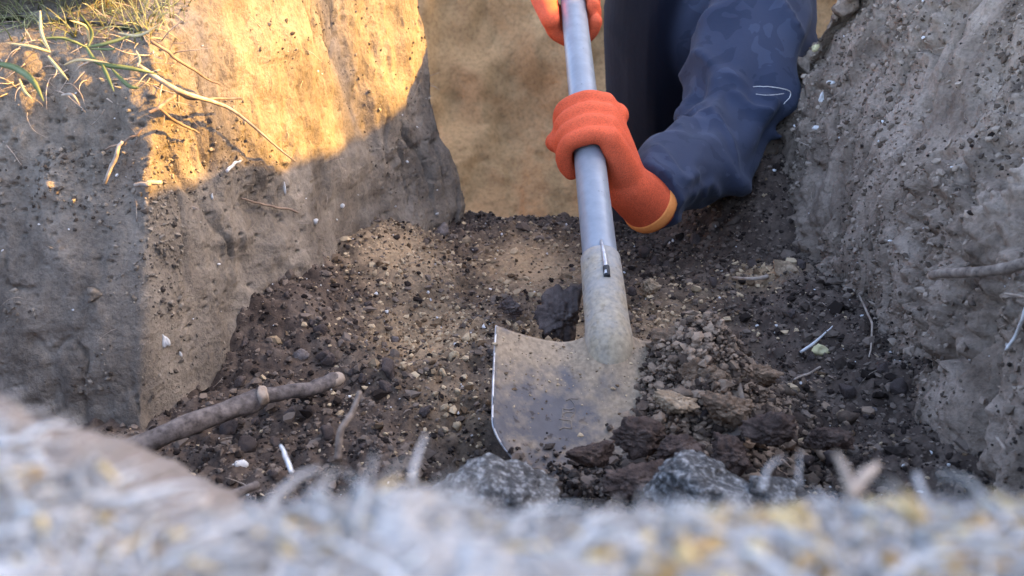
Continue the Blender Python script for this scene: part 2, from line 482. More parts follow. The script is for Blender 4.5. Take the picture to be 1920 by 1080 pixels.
# --- right wall rising to its bank
right_base = [(0.30, 0.10, 0.12, 0.0), (0.330, 0.40, 0.13, 0.0), (0.340, 0.62, 0.13, 0.0), (0.350, 0.90, 0.12, 0.0), (0.340, 1.16, 0.10, 0.0), (0.345, 1.240, 0.09, 0.0),
              (0.50, 1.33, 0.08, 0.0), (0.90, 1.42, 0.08, 0.0)]
def right_prof(c):
    h = c[2]
    return [(-0.03, -0.80, 0.2), (-0.005, -0.42, 0.15), (0.0, -0.36, 1.0), (0.025, -0.215, 1.0), (0.105, -0.085, 0.9), (0.20, 0.03, 0.35), (0.36, h, 0.25), (0.60, h * 0.75, 0.2), (1.1, -0.10, 0.0)]
RW = wall_sheet(right_base, right_prof, 430, 330, -1, weights=[0.3, 0.7, 1, 1, 1, 0.6, 0.25])
nrm = grid_normals(RW)
if nrm[150, 200, 0] > 0:
    nrm = -nrm
q = np.stack([RW[..., 0] * 26, RW[..., 1] * 40 - RW[..., 2] * 14, RW[..., 2] * 8 + RW[..., 1] * 5], axis=-1)
streaks = fbm(q, 4, seed=13)
big = fbm(RW * 8.0, 3, seed=41)
midn = fbm(RW * 45.0, 4, seed=19)
rough_mask = sstep(-0.12, 0.25, fbm(RW * 8.0 + 2.0, 3, seed=33) + 0.25 * sstep(1.05, 0.7, RW[..., 1]) * sstep(-0.3, -0.1, RW[..., 2]))
f1, cid = cells(RW * np.array([120.0, 90.0, 120.0]), seed=15)
f2, cid2 = cells(RW * np.array([52.0, 40.0, 60.0]), seed=18)
lumps = (0.55 - np.clip(f1, 0, 0.9)) * 0.013 + (0.55 - np.clip(f2, 0, 0.9)) * 0.022
f3, cid3 = cells(RW * 150.0, seed=55)
pits = sstep(0.36, 0.18, f3) * (cid3 > 0.8)
grooves = np.abs(fbm(q * 0.55 + 9.0, 2, seed=77))
disp = 0.020 * big + 0.013 * streaks + 0.0055 * midn + lumps * rough_mask - 0.004 * pits - 0.014 * sstep(0.10, 0.0, grooves)
RW = RW + nrm * disp[..., None]
me = raw_mesh('trench_wall_right', RW.reshape(-1, 3), grid_faces(330, 430))
wall_right = link('trench_wall_right', me, M['clay_right'], kind='structure', label='dark brown crumbly clay wall rising to a bank')
RWN = nrm

# --- the deep pit's tan sand wall behind the digger
pit_base = [(-0.55, 1.35, -0.09, 0.0), (-0.85, 1.55, -0.09, 0.0), (-0.65, 1.95, -0.06, 0.0), (0.0, 2.12, 0.04, 0.0), (0.52, 2.06, 0.05, 0.0), (0.74, 1.85, 0.06, 0.0), (0.72, 1.38, 0.06, 0.0)]
def pit_prof(c):
    return [(-0.42, -1.02, 0.8), (-0.22, -0.72, 1.0), (-0.08, -0.50, 0.6), (-0.02, -0.42, 1.0), (0.05, c[2] - 0.05, 0.3), (0.10, c[2], 0.4), (0.8, min(c[2], -0.04) - 0.09, 0)]
PW = wall_sheet(pit_base, pit_prof, 260, 150, 1, smooth=12)
nrm = grid_normals(PW)
if nrm[40, 130, 1] > 0:
    nrm = -nrm
disp = 0.045 * fbm(PW * 4.0, 3, seed=51) + 0.034 * fbm(PW * np.array([14, 14, 8.0]), 4, seed=52) + 0.003 * fbm(PW * 60, 3, seed=53)
PW = PW + nrm * disp[..., None]
pit_wall = link('pit_wall', raw_mesh('pit_wall', PW.reshape(-1, 3), grid_faces(150, 260)), M['tan'], kind='structure', label='tan sandy wall of the deep pit')
# --- unseen earth heap added on the right, its crest shaped to shade the trench
hx, hy = np.meshgrid(np.linspace(0.62, 1.75, 150), np.linspace(-0.6, 2.7, 260))
crest = 0.62 * sstep(-0.5, -0.1, hy) * sstep(2.7, 2.2, hy)
crest = crest + np.interp(hy, [0.0, 0.65, 0.93, 1.02, 1.14, 1.26, 1.36, 1.6, 2.0], [0.10, 0.10, 0.045, 0.022, -0.035, -0.055, -0.050, 0.06, 0.10])  # crest line follows the shadow edge wanted on the left wall
hz = -0.125 + crest * np.exp(-(np.abs(hx - 0.98) / np.where(hx < 0.98, 0.17, 0.26)) ** 2)
hp = np.stack([hx, hy, hz], -1)
hz = hz + 0.012 * fbm(hp * 6, 3, seed=101) + 0.016 * fbm(hp * 22, 4, seed=102)
HP = np.stack([hx, hy, hz], -1)
link('shade_bank', raw_mesh('shade_bank', HP.reshape(-1, 3), grid_faces(260, 150)), M['clay_right'], kind='structure')
gx, gy = np.meshgrid(np.linspace(-1.0, 1.1, 120), np.linspace(1.15, 2.2, 80))
PF = np.stack([gx, gy, -0.965 + 0.02 * fbm(np.stack([gx * 8, gy * 8, gx * 0], -1), 4, seed=61)], -1)
link('pit_floor', raw_mesh('pit_floor', PF.reshape(-1, 3), grid_faces(80, 120)), M['tan'], kind='structure')

# --- trench floor
FX = np.linspace(-0.52, 0.52, 470)
FY = np.linspace(0.13, 1.36, 520)
fx, fy = np.meshgrid(FX, FY)
def left_line(y):
    return np.interp(y, [0.5, 0.648, 0.76, 0.86, 1.02, 1.205], [-0.5, -0.312, -0.262, -0.220, -0.172, -0.072])
zero = fx * 0
p2 = np.stack([fx, fy, zero], -1)
fz = -0.385 + zero
dl = fx - left_line(fy)
fz += 0.055 * np.exp(-(np.clip(dl, 0, 9) / 0.075) ** 2) * sstep(0.66, 0.82, fy) * (1 - 0.95 * sstep(1.02, 1.17, fy))
fz += 0.030 * np.exp(-(np.clip(0.345 - fx, 0, 9) / 0.07) ** 2)
fz += 0.070 * sstep(0.20, 0.33, fx) * sstep(0.95, 1.14, fy)
fz += 0.012 * np.exp(-((fx - 0.27) / 0.05) ** 2 - ((fy - 0.93) / 0.05) ** 2)
fz += 0.020 * fbm(p2 * 7.0, 3, seed=71) + 0.012 * fbm(p2 * 22.0, 3, seed=72)
# soil pushed up on the right of the blade, the hollow under its tip, the cut at its side
fz += 0.070 * np.exp(-((fx - 0.156) / 0.058) ** 2 - ((fy - 0.645) / 0.066) ** 2)
fz += -0.012 * np.exp(-((fx - 0.075) / 0.055) ** 2 - ((fy - 0.515) / 0.055) ** 2)
fz += -0.040 * np.exp(-((fx + 0.015) / 0.055) ** 2 - ((fy - 0.62) / 0.07) ** 2)
fz += -0.020 * np.exp(-((fx - 0.04) / 0.035) ** 2 - ((fy - 0.80) / 0.05) ** 2)
fz += 0.55 * np.clip(0.47 - fy, 0, 1) * (1 - 0.5 * np.exp(-((fx - 0.07) / 0.06) ** 2))
# broken edge over the deep pit
edge = 1.205 + 0.018 * fbm(np.stack([fx * 18, zero, zero], -1), 3, seed=81) - 0.055 * sstep(0.22, 0.34, fx)
fz += -0.62 * sstep(0.0, 0.10, fy - edge)
SAND = np.zeros_like(fx)
for (cx, cy, rx, ry, a) in [(-0.125, 0.98, 0.085, 0.11, 1.0), (-0.080, 0.83, 0.08, 0.12, 1.0), (-0.055, 0.70, 0.05, 0.09, 0.6), (0.03, 1.02, 0.10, 0.12, 1.0), (0.06, 0.84, 0.08, 0.10, 0.85),
                            (0.16, 0.80, 0.07, 0.14, 0.8), (0.285, 0.93, 0.045, 0.045, 0.95), (0.155, 0.66, 0.07, 0.07, 0.6), (0.21, 0.90, 0.05, 0.05, 0.5)]:
    SAND = np.maximum(SAND, a * np.exp(-((fx - cx) / rx) ** 2 - ((fy - cy) / ry) ** 2))
flat = np.exp(-((fx - 0.03) / 0.07) ** 2 - ((fy - 1.02) / 0.08) ** 2)
f1, cid = cells(np.stack([fx * 60, fy * 60, zero], -1), seed=83)
f2, cid2 = cells(np.stack([fx * 140, fy * 140, zero], -1), seed=84)
fz += (1 - 0.85 * flat) * (0.011 * (0.5 - np.clip(f1, 0, 0.9)) + 0.005 * (0.5 - np.clip(f2, 0, 0.9))) + 0.002 * fbm(p2 * 180, 2, seed=85)
FP = np.stack([fx, fy, fz], -1)
floor = link('trench_floor', raw_mesh('trench_floor', FP.reshape(-1, 3), grid_faces(520, 470), attrs={'sand': SAND}), M['floor'], kind='structure', label='dark crumbly soil floor of the trench')
ex_x, ex_y = np.meshgrid(np.linspace(-1.25, -0.49, 150), np.linspace(0.10, 0.98, 170))
ex_p = np.stack([ex_x, ex_y, ex_x * 0], -1)
ex_f1, _ = cells(np.stack([ex_x * 60, ex_y * 60, ex_x * 0], -1), seed=83)
ex_z = -0.395 + 0.55 * np.clip(0.47 - ex_y, 0, 1) + 0.020 * fbm(ex_p * 7.0, 3, seed=71) + 0.012 * fbm(ex_p * 22.0, 3, seed=72) + 0.011 * (0.5 - np.clip(ex_f1, 0, 0.9))
link('trench_floor', raw_mesh('trench_floor', np.stack([ex_x, ex_y, ex_z], -1).reshape(-1, 3), grid_faces(170, 150), attrs={'sand': ex_x * 0}), M['floor'], kind='structure', label='dark soil floor round the wall shoulder')
def floor_z(x, y):
    i = np.clip((np.asarray(x) + 0.52) / 1.04 * 469, 0, 468.99)
    j = np.clip((np.asarray(y) - 0.13) / 1.23 * 519, 0, 518.99)
    a, b = i.astype(int), j.astype(int)
    u, v = i - a, j - b
    return (fz[b, a] * (1 - u) + fz[b, a + 1] * u) * (1 - v) + (fz[b + 1, a] * (1 - u) + fz[b + 1, a + 1] * u) * v
def floor_sand(x, y):
    a = np.clip((np.asarray(x) + 0.52) / 1.04 * 469, 0, 469).astype(int)
    b = np.clip((np.asarray(y) - 0.13) / 1.23 * 519, 0, 519).astype(int)
    return SAND[b, a]

# --- near bank under the camera
BX = np.linspace(-0.62, 0.62, 420)
bu = np.linspace(0, 1, 150)
xs = np.sign(BX) * (np.abs(BX) / 0.62) ** 1.7 * 0.62
edge_px = [(-0.62, 0.17), (-0.14, 0.166), (-0.102, 0.157), (-0.085, 0.145), (-0.071, 0.135), (-0.060, 0.126), (-0.052, 0.120), (-0.044, 0.119), (-0.036, 0.124), (-0.028, 0.127), (-0.012, 0.126), (0.0, 0.121), (0.01, 0.118), (0.02, 0.120),
           (0.035, 0.122), (0.055, 0.122), (0.085, 0.124), (0.62, 0.11)]
def bare_at(x, y):
    e = np.interp(x, [a[0] for a in edge_px], [a[1] for a in edge_px])
    return sstep(-0.046, -0.054, x) * sstep(-0.013, -0.009, y - e)
ye = np.interp(xs, [e[0] for e in edge_px], [e[1] for e in edge_px])
prof_t = np.array([0, 0.15, 0.55, 0.62, 0.75, 1.0])
BP = np.zeros((150, 420, 3))
lw = sstep(-0.045, -0.065, xs)                              # the left part runs down more gently
for i in range(420):
    ty = np.array([-0.7, -0.1, ye[i], ye[i] + 0.006, ye[i] + 0.05 + 0.03 * lw[i], ye[i] + 0.13])
    ty[2:] -= 0.0035
    tz = np.array([-0.085, -0.085, -0.086, -0.092, -0.21 + 0.055 * lw[i], -0.42])
    BP[:, i, 0] = xs[i]
    BP[:, i, 1] = np.interp(bu, prof_t, ty)
    BP[:, i, 2] = np.interp(bu, prof_t, tz)
BP[..., 2] += 0.006 * fbm(BP * 60, 4, seed=91) + 0.0022 * fbm(BP * 240, 3, seed=92)
bare = bare_at(BP[..., 0], BP[..., 1]) + sstep(-0.092, -0.105, BP[..., 2])
near_bank = link('near_bank', raw_mesh('near_bank', BP.reshape(-1, 3), grid_faces(150, 420), attrs={'sand': np.clip(bare * 1.6, 0, 1.8)}), M['thatch'], kind='structure', label='pale trampled bank edge before the trench')

# --- the open ground around, out to the horizon
R_ = 400.0
xi0, xi1, yi0, yi1 = -0.95, 1.35, -0.55, 2.7
gv = [(-R_, -R_, -0.1), (R_, -R_, -0.1), (R_, R_, -0.1), (-R_, R_, -0.1), (xi0, yi0, -0.1), (xi1, yi0, -0.1), (xi1, yi1, -0.1), (xi0, yi1, -0.1)]
gf = [(0, 1, 5, 4), (1, 2, 6, 5), (2, 3, 7, 6), (3, 0, 4, 7)]
link('ground', raw_mesh('ground', gv, gf, smooth=False), M['ground'], kind='structure')

# ------------------------------------------------------------------ generic shapes
def ico(sub):
    bm = bmesh.new()
    bmesh.ops.create_icosphere(bm, subdivisions=sub, radius=1.0)
    v = np.array([x.co[:] for x in bm.verts])
    f = np.array([[w.index for w in x.verts] for x in bm.faces])
    bm.free()
    return v, f
ICO1, ICO2, ICO4, ICO5 = ico(1), ico(2), ico(4), ico(5)

def facets(v, seed, n=13):
    """radius of a body broken along random planes"""
    r = np.random.default_rng(seed + 1000)
    nr = r.normal(0, 1, (n, 3)); nr /= np.linalg.norm(nr, axis=1, keepdims=True)
    h = r.uniform(0.55, 1.0, n)
    c = v @ nr.T
    rad = np.where(c > 0.05, h / np.maximum(c, 0.05), 9.0)
    m = -np.log(np.sum(np.exp(-14 * rad), axis=1)) / 14
    return np.clip(m, 0.4, 1.25)

def scatter_mesh(name, pos, size, squash=0.75, base=ICO1, variants=24, seed=0, smooth=False):
    """many little angular crumbs in one mesh"""
    r = np.random.default_rng(seed)
    bv, bf = base
    var = []
    for k in range(variants):
        w = bv * facets(bv, k + seed)[:, None] * (1.1 + 0.4 * (vnoise(bv * 1.3 + k * 7.1, k)[:, None]) + 0.18 * r.uniform(-1, 1, (len(bv), 1)))
        w = w * r.uniform(0.65, 1.25, (1, 3))
        var.append(w)
    var = np.array(var)
    n = len(pos)
    pick = r.integers(0, variants, n)
    ang = r.uniform(0, 2 * np.pi, (n, 3))
    V = var[pick]
    for k in range(3):
        c, s = np.cos(ang[:, k])[:, None], np.sin(ang[:, k])[:, None]
        a, b = (k + 1) % 3, (k + 2) % 3
        va, vb = V[..., a] * c - V[..., b] * s, V[..., a] * s + V[..., b] * c
        V = V.copy()
        V[..., a], V[..., b] = va, vb
    V[..., 2] *= squash
    V = V * np.asarray(size)[:, None, None] + np.asarray(pos)[:, None, :]
    F = bf[None] + (np.arange(n) * len(bv))[:, None, None]
    return raw_mesh(name, V.reshape(-1, 3), F.reshape(-1, 3), smooth=smooth)

def frames(pts):
    pts = np.asarray(pts, float)
    t = np.gradient(pts, axis=0)
    t /= np.maximum(np.linalg.norm(t, axis=1, keepdims=True), 1e-9)
    up = np.array([0, 0, 1.0]) if abs(t[0][2]) < 0.9 else np.array([1.0, 0, 0])
    n = up - t[0] * up.dot(t[0])
    n /= np.linalg.norm(n)
    ns, bs = [], []
    for k in range(len(pts)):
        n = n - t[k] * n.dot(t[k])
        n /= np.linalg.norm(n)
        ns.append(n)
        bs.append(np.cross(t[k], n))
    return t, np.array(ns), np.array(bs)

def spline(ctrl, n):
    """Catmull-Rom through control rows"""
    c = np.asarray(ctrl, float)
    if len(c) == 2:
        return c[0] + (c[1] - c[0]) * np.linspace(0, 1, n)[:, None]
    e = np.vstack([2 * c[0] - c[1], c, 2 * c[-1] - c[-2]])
    out = []
    for t in np.linspace(0, len(c) - 1 - 1e-6, n):
        i = int(t)
        u = t - i
        p0, p1, p2_, p3 = e[i], e[i + 1], e[i + 2], e[i + 3]
        out.append(0.5 * ((2 * p1) + (-p0 + p2_) * u + (2 * p0 - 5 * p1 + 4 * p2_ - p3) * u * u + (-p0 + 3 * p1 - 3 * p2_ + p3) * u ** 3))
    return np.array(out)

def tube_arrays(ctrl, n=16, sides=8, fold=None, raw=False, flat=1.0):
    """ctrl rows x, y, z, r (optionally r2)"""
    c = np.asarray(ctrl, float)
    s = c if raw else spline(c, n)
    n = len(s)
    pts = s[:, :3]
    ra = s[:, 3]
    rb = s[:, 4] if s.shape[1] > 4 else ra * flat
    t, nn, bb = frames(pts)
    th = np.linspace(0, 2 * np.pi, sides, endpoint=False)
    V = []
    for k in range(n):
        rr = np.ones(sides)
        if fold is not None:
            rr = rr + fold(k / (n - 1), th)
        V.append(pts[k] + nn[k] * (np.cos(th) * rr * ra[k])[:, None] + bb[k] * (np.sin(th) * rr * rb[k])[:, None])
    V = np.vstack(V + [pts[:1], pts[-1:]])
    F = []
    for k in range(n - 1):
        for j in range(sides):
            a, b = k * sides + j, k * sides + (j + 1) % sides
            F.append((a, b, b + sides)); F.append((a, b + sides, a + sides))
    i0, i1 = n * sides, n * sides + 1
    for j in range(sides):
        F.append((i0, (j + 1) % sides, j))
        F.append((i1, (n - 1) * sides + j, (n - 1) * sides + (j + 1) % sides))
    return V, np.array(F)

def join_arrays(parts):
    V, F, o = [], [], 0
    for v, f in parts:
        V.append(v); F.append(f + o); o += len(v)
    return np.vstack(V), np.vstack(F)

def remeshed(name, parts, voxel, smooth=4, factor=0.5, attr=None):
    V, F = join_arrays(parts)
    me = raw_mesh(name + '_src', V, F)
    o = bpy.data.objects.new(name + '_src', me)
    COL.objects.link(o)
    md = o.modifiers.new('r', 'REMESH')
    md.mode = 'VOXEL'
    md.voxel_size = voxel
    md.use_smooth_shade = True
    if smooth:
        sm = o.modifiers.new('s', 'SMOOTH')
        sm.iterations = smooth
        sm.factor = factor
    dg = bpy.context.evaluated_depsgraph_get()
    res = bpy.data.meshes.new_from_object(o.evaluated_get(dg))
    res.name = name
    bpy.data.objects.remove(o)
    bpy.data.meshes.remove(me)
    res.polygons.foreach_set('use_smooth', np.ones(len(res.polygons), dtype=bool))
    if attr is not None:
        co = np.zeros(len(res.vertices) * 3)
        res.vertices.foreach_get('co', co)
        a = res.attributes.new('sand', 'FLOAT', 'POINT')
        a.data.foreach_set('value', attr(co.reshape(-1, 3)).astype(np.float32))
    return res

def tube_obj(name, ctrl, mat, n=18, sides=8, wob=0.0, parent=None, fold=None, flat=1.0, **props):
    c = spline(np.asarray(ctrl, float), n)
    if wob:
        k = rnd.uniform(0, 99)
        c[:, :3] += wob * np.stack([fbm(np.stack([np.linspace(0, n / 5, n) + k + 31 * a, np.zeros(n), np.zeros(n)], -1), 2) for a in range(3)], -1)
    v, f = tube_arrays(c, raw=True, sides=sides, fold=fold, flat=flat)
    return link(name, raw_mesh(name, v, f), mat, parent, **props)

def clod_mesh(name, size, seed, base=ICO4, ang=0.35, fine=0.08, cell=0.0):
    v, f = base
    s = np.asarray(size, float)
    d = facets(v, seed) * (1 + 0.6 * ang * fbm(v * 1.1 + seed * 3.3, 3, seed=seed) + fine * fbm(v * 5 + seed, 4, seed=seed + 5))
    if cell:
        c2, _ = cells(v * 9.0 + seed, seed=seed + 9)
        d = d + 0.5 * cell * (0.5 - np.clip(c2, 0, 0.9)) * sstep(-0.1, 0.3, fbm(v * 2 + seed, 2, seed=seed))
    return raw_mesh(name, v * d[:, None] * s, f)

def clod(name, loc, size, mat, seed, rot=(0, 0, 0), base=ICO4, ang=0.35, fine=0.08, cell=0.0, **props):
    o = link(name, clod_mesh(name, size, seed, base, ang, fine, cell), mat, **props)
    o.location = loc
    o.rotation_euler = rot
    return o

def on_floor(px, py, up=0.0):
    """where the sight line through a pixel meets the trench floor"""
    lo = None
    for d in np.linspace(0.4, 1.5, 500):
        p = at(px, py, d)
        if p.z < float(floor_z(p.x, p.y)) + up:
            return p
    return at(px, py, 0.8)

def on_sheet(P, px, py):
    """nearest sheet point along the sight line through a pixel"""
    X, Y, Z = P[..., 0], P[..., 1], P[..., 2]
    d = Y * CP - Z * SP
    u = 960 + X / d * FPX
    w = 540 - (Y * SP + Z * CP) / d * FPX
    e = (u - px) ** 2 + (w - py) ** 2 + np.where(d < 0.05, 1e9, 0)
    e = np.where(e < 60, e * 0 + d, e + 1e3)
    k = np.unravel_index(np.argmin(e), e.shape)
    return Vector(P[k]), k

# ------------------------------------------------------------------ the spade
def shaft_d(py):
    return 1.0 / (1.22 - 0.000737 * (510 - py))
def shaft_pt(py):
    return at(1075 + (py - 20) * 65.0 / 620.0, py, shaft_d(py))
s_bot = shaft_pt(648)
s_top = shaft_pt(20)
ax = (s_top - s_bot).normalized()                       # up the handle
ex = Vector((1, 0, 0)); ex = (ex - ax * ex.dot(ax)).normalized()   # across, to the right
en = ex.cross(ax).normalized()
if en.z < 0:
    en = -en
def spade_local(w, l, n):
    return s_bot + ex * w - ax * l + en * n             # w across, l towards the tip, n above the blade
shovel = empty('shovel', tuple(s_bot), label='worn square-shouldered shovel with grey-blue handle thrust into the soil', category='shovel')
def under(o, root):
    o.parent = root
    o.matrix_parent_inverse = root.matrix_world.inverted() if root.type == 'EMPTY' else Matrix.Identity(4)
    return o
def sp_link(name, me, mat, **k):
    o = link(name, me, mat, **k)
    me.transform(Matrix.Translation(-s_bot))
    o.parent = shovel
    return o
# blade: dished sheet with thickness
nu, nv = 61, 61
HW, BL = 0.0955, 0.158
top_s, bot_s = np.zeros((nv, nu, 3)), np.zeros((nv, nu, 3))
dirt = np.zeros((nv, nu))
for j in range(nv):
    v = j / (nv - 1)
    for i in range(nu):
        u = i / (nu - 1) * 2 - 1
        wmax = HW * (1 - 0.62 * max(0, (v - 0.62) / 0.38) ** 1.9) * (1 + 0.02 * math.sin(v * 3))
        w = u * wmax
        l = -0.004 + v * BL + 0.004 * abs(u) ** 2 * (1 - v)
        n = 0.030 * abs(w / HW) ** 2.2 * (1 - 0.15 * v) - 0.004
        n += 0.026 * math.exp(-(w / (0.022 + 0.02 * v)) ** 2) * max(0, 1 - v / 0.55) ** 1.4          # the socket's ridge running into the blade
        n += 0.010 * max(0, v - 0.4) ** 2
        n += 0.0008 * mnoise.noise(Vector((w * 60, l * 60, 3)))
        p = spade_local(w, l, n)
        top_s[j, i] = p[:]
        bot_s[j, i] = (p - en * 0.0022)[:]
        dirt[j, i] = 0.26 * math.exp(-((v - 0.10) / 0.17) ** 2) + 0.24 * math.exp(-((w - 0.03) / 0.045) ** 2) - 0.10 * math.exp(-((w + 0.055) / 0.03) ** 2 - ((v - 0.55) / 0.25) ** 2) + 0.5 * max(0, v - 0.72)
nn_ = nv * nu
gf1 = grid_faces(nv, nu)
gf2 = gf1[:, ::-1] + nn_
rim = np.concatenate([np.arange(nu), np.arange(2 * nu - 1, nn_, nu), np.arange(nn_ - 2, nn_ - nu - 1, -1), np.arange(nn_ - 2 * nu, 0, -nu)])
rim2 = np.roll(rim, -1)
side = np.stack([rim, rim + nn_, rim2 + nn_, rim2], -1)
me = raw_mesh('blade', np.vstack([top_s.reshape(-1, 3), bot_s.reshape(-1, 3)]), np.vstack([gf1, gf2, side]), attrs={'sand': np.concatenate([dirt.ravel(), dirt.ravel()])})
sp_link('blade', me, M['blade'])
v, f = tube_arrays([(*(Vector(top_s[j, 0]) - en * 0.001), 0.0010) for j in range(0, nv - 8, 4)], n=40, sides=6)
sp_link('worn_edge', raw_mesh('worn_edge', v, f), M['edge'])
# socket
def shaft_tube(l0, l1, r0, r1, n=24, sides=32, wob=0.0, off=0.0):
    rows = []
    for k in range(n):
        t = k / (n - 1)
        lq = l0 + (l1 - l0) * t
        p = spade_local(0, -lq, 0.006 + off - 0.95 * max(0, 0.006 - lq))
        rows.append((*p, r0 + (r1 - r0) * t ** 0.6))
    return tube_arrays(rows, raw=True, sides=sides)
HR = 0.0163
sock = [(0.100, HR + 0.0022, 0.006), (0.060, HR + 0.0028, 0.006), (0.025, 0.0193, 0.006), (0.006, 0.0203, 0.0055), (-0.004, 0.0205, 0.003), (-0.014, 0.0195, -0.003), (-0.024, 0.0165, -0.010), (-0.034, 0.010, -0.016)]
v, f = tube_arrays([(*spade_local(0, -l_, o_), r__) for l_, r__, o_ in sock], n=44, sides=32)
a = np.clip(0.34 - (np.linalg.norm(v - np.array(s_bot), axis=1)) * 3.2, -0.1, 0.4)
sp_link('socket', raw_mesh('socket', v, f, attrs={'sand': a}), M['socket'])
LH = (s_top - s_bot).length + 0.30
v, f = shaft_tube(0.085, LH, HR, HR * 1.0, n=40, sides=40)
sp_link('handle', raw_mesh('handle', v, f, attrs={'sand': np.zeros(len(v))}), M['handle'])
# split of the socket with its fastening, and a dark chip
v, f = tube_arrays([(*spade_local(0.001, -0.060, 0.006 + HR + 0.0042), 0.0022), (*spade_local(0.0012, -0.083, 0.006 + HR + 0.003), 0.0022), (*spade_local(0.0, -0.108, 0.006 + HR + 0.001), 0.0010)], n=10, sides=8)
sp_link('rivet_strap', raw_mesh('rivet_strap', v, f), M['edge'])
v, f = tube_arrays([(*spade_local(0.0015, -0.058, 0.006 + HR + 0.0032), 0.0030), (*spade_local(0.0015, -0.070, 0.006 + HR + 0.0036), 0.0030)], n=6, sides=8)
sp_link('slot', raw_mesh('slot', v, f), M['boot'])

# ------------------------------------------------------------------ the digger
def capsule(ctrl, n=10, sides=10):
    """tube with rounded ends"""
    c = [list(map(float, r)) for r in ctrl]
    p0, p1 = np.array(c[0][:3]), np.array(c[1][:3])
    q0, q1 = np.array(c[-1][:3]), np.array(c[-2][:3])
    d0 = (p0 - p1) / np.linalg.norm(p0 - p1)
    d1 = (q0 - q1) / np.linalg.norm(q0 - q1)
    s = spline(np.array(c), n)
    head = [np.concatenate([p0 + d0 * c[0][3] * a, [c[0][3] * b]]) for a, b in ((0.95, 0.3), (0.7, 0.71), (0.38, 0.92))]
    tail = [np.concatenate([q0 + d1 * c[-1][3] * a, [c[-1][3] * b]]) for a, b in ((0.38, 0.92), (0.7, 0.71), (0.95, 0.3))]
    return tube_arrays(np.vstack([head, s, tail]), raw=True, sides=sides)

def grip(h, phi, t, R):
    a = math.radians(phi)
    return h + ax * t + en * (0.006 + R * math.cos(a)) - ex * (R * math.sin(a))

person = empty('person_root')
def make_glove(h, wrist, wrist_dir, knuckle_phi, sweep, ts, thumb):
    parts = []
    RF = HR + 0.0105
    lens = [0.93, 1.0, 0.97, 0.85]
    rads = [0.0112, 0.0115, 0.0112, 0.0102]
    kn = []
    for i in range(4):
        t0 = ts[i]
        rows = []
        for k in range(7):
            u = k / 6 * lens[i]
            phi = knuckle_phi + sweep * u
            bulge = 0.005 * math.exp(-((u - 0.05) / 0.15) ** 2) + 0.003 * math.exp(-((u - 0.45) / 0.12) ** 2)
            rows.append((*grip(h, phi, t0, RF + bulge), rads[i] * (1.0 - 0.15 * u)))
        kn.append(Vector(rows[0][:3]))
        parts.append(capsule(rows, n=18, sides=12))
        # back of the hand
        w = wrist + (kn[i] - kn[0]) * 0.0
        mid = (Vector(rows[0][:3]) * 0.5 + wrist * 0.5)
        parts.append(capsule([(*rows[0][:3], 0.0128), (*(mid + (Vector(rows[0][:3]) - h).normalized() * 0.004), 0.0165), (*wrist, 0.024)], n=10, sides=12))
    parts.append(capsule([(*r, w) for r, w in thumb], n=16, sides=12))
    parts.append(capsule([(*wrist, 0.027), (*(wrist + wrist_dir * 0.03), 0.0305), (*(wrist + wrist_dir * 0.042), 0.031)], n=10, sides=20))
    return parts

# lower hand (over the handle, fingers curling round its left side)
H1 = shaft_pt(272)
W1 = at(1178, 352, 0.958)
elbow = at(1352, 282, 1.145)
fdir = (elbow - W1).normalized()
thumb1 = [(grip(H1, -70, 0.030, HR + 0.018), 0.0145), (grip(H1, -130, 0.040, HR + 0.015), 0.0135), (grip(H1, -200, 0.030, HR + 0.014), 0.0125), (grip(H1, -262, 0.004, HR + 0.019), 0.0115)]
g1 = make_glove(H1, W1, (at(1215, 382, 0.985) - W1).normalized(), -38, 205, [0.034, 0.012, -0.010, -0.031], thumb1)
# upper hand (palm on the left, fingers behind the handle, thumb across it)
H2 = shaft_pt(22)
W2 = H2 + ax * 0.085 - ex * 0.045 + en * 0.012
thumb2 = [(grip(H2, 85, 0.030, HR + 0.018), 0.0145), (grip(H2, 50, 0.042, HR + 0.016), 0.0135), (grip(H2, 5, 0.040, HR + 0.0135), 0.0125), (grip(H2, -40, 0.030, HR + 0.0125), 0.0115)]
g2 = make_glove(H2, W2, (ax * 0.55 - ex * 0.4 + en * 0.35).normalized(), 88, 215, [0.026, 0.006, -0.015, -0.035], thumb2)

# skeleton
sh_l = Vector((0.372, 1.375, -0.050)); sh_r = Vector((0.12, 1.47, 0.02))
elbow_r = Vector((-0.045, 1.375, 0.155))
neck = Vector((0.262, 1.475, 0.055)); headc = Vector((0.262, 1.450, 0.185))
chest = Vector((0.275, 1.475, -0.13)); belly = Vector((0.290, 1.545, -0.33)); pelvis = Vector((0.295, 1.60, -0.50))
knee_l, knee_r = Vector((0.41, 1.45, -0.885)), Vector((0.17, 1.46, -0.885))
foot_l, foot_r = Vector((0.42, 1.86, -0.905)), Vector((0.17, 1.86, -0.905))
wrist_r = W2 + (ax * 0.55 - ex * 0.4 + en * 0.35).normalized() * 0.03

def ell(ctrl, n=24, sides=32, fold=None):
    return tube_arrays(ctrl, n=n, sides=sides, fold=fold)

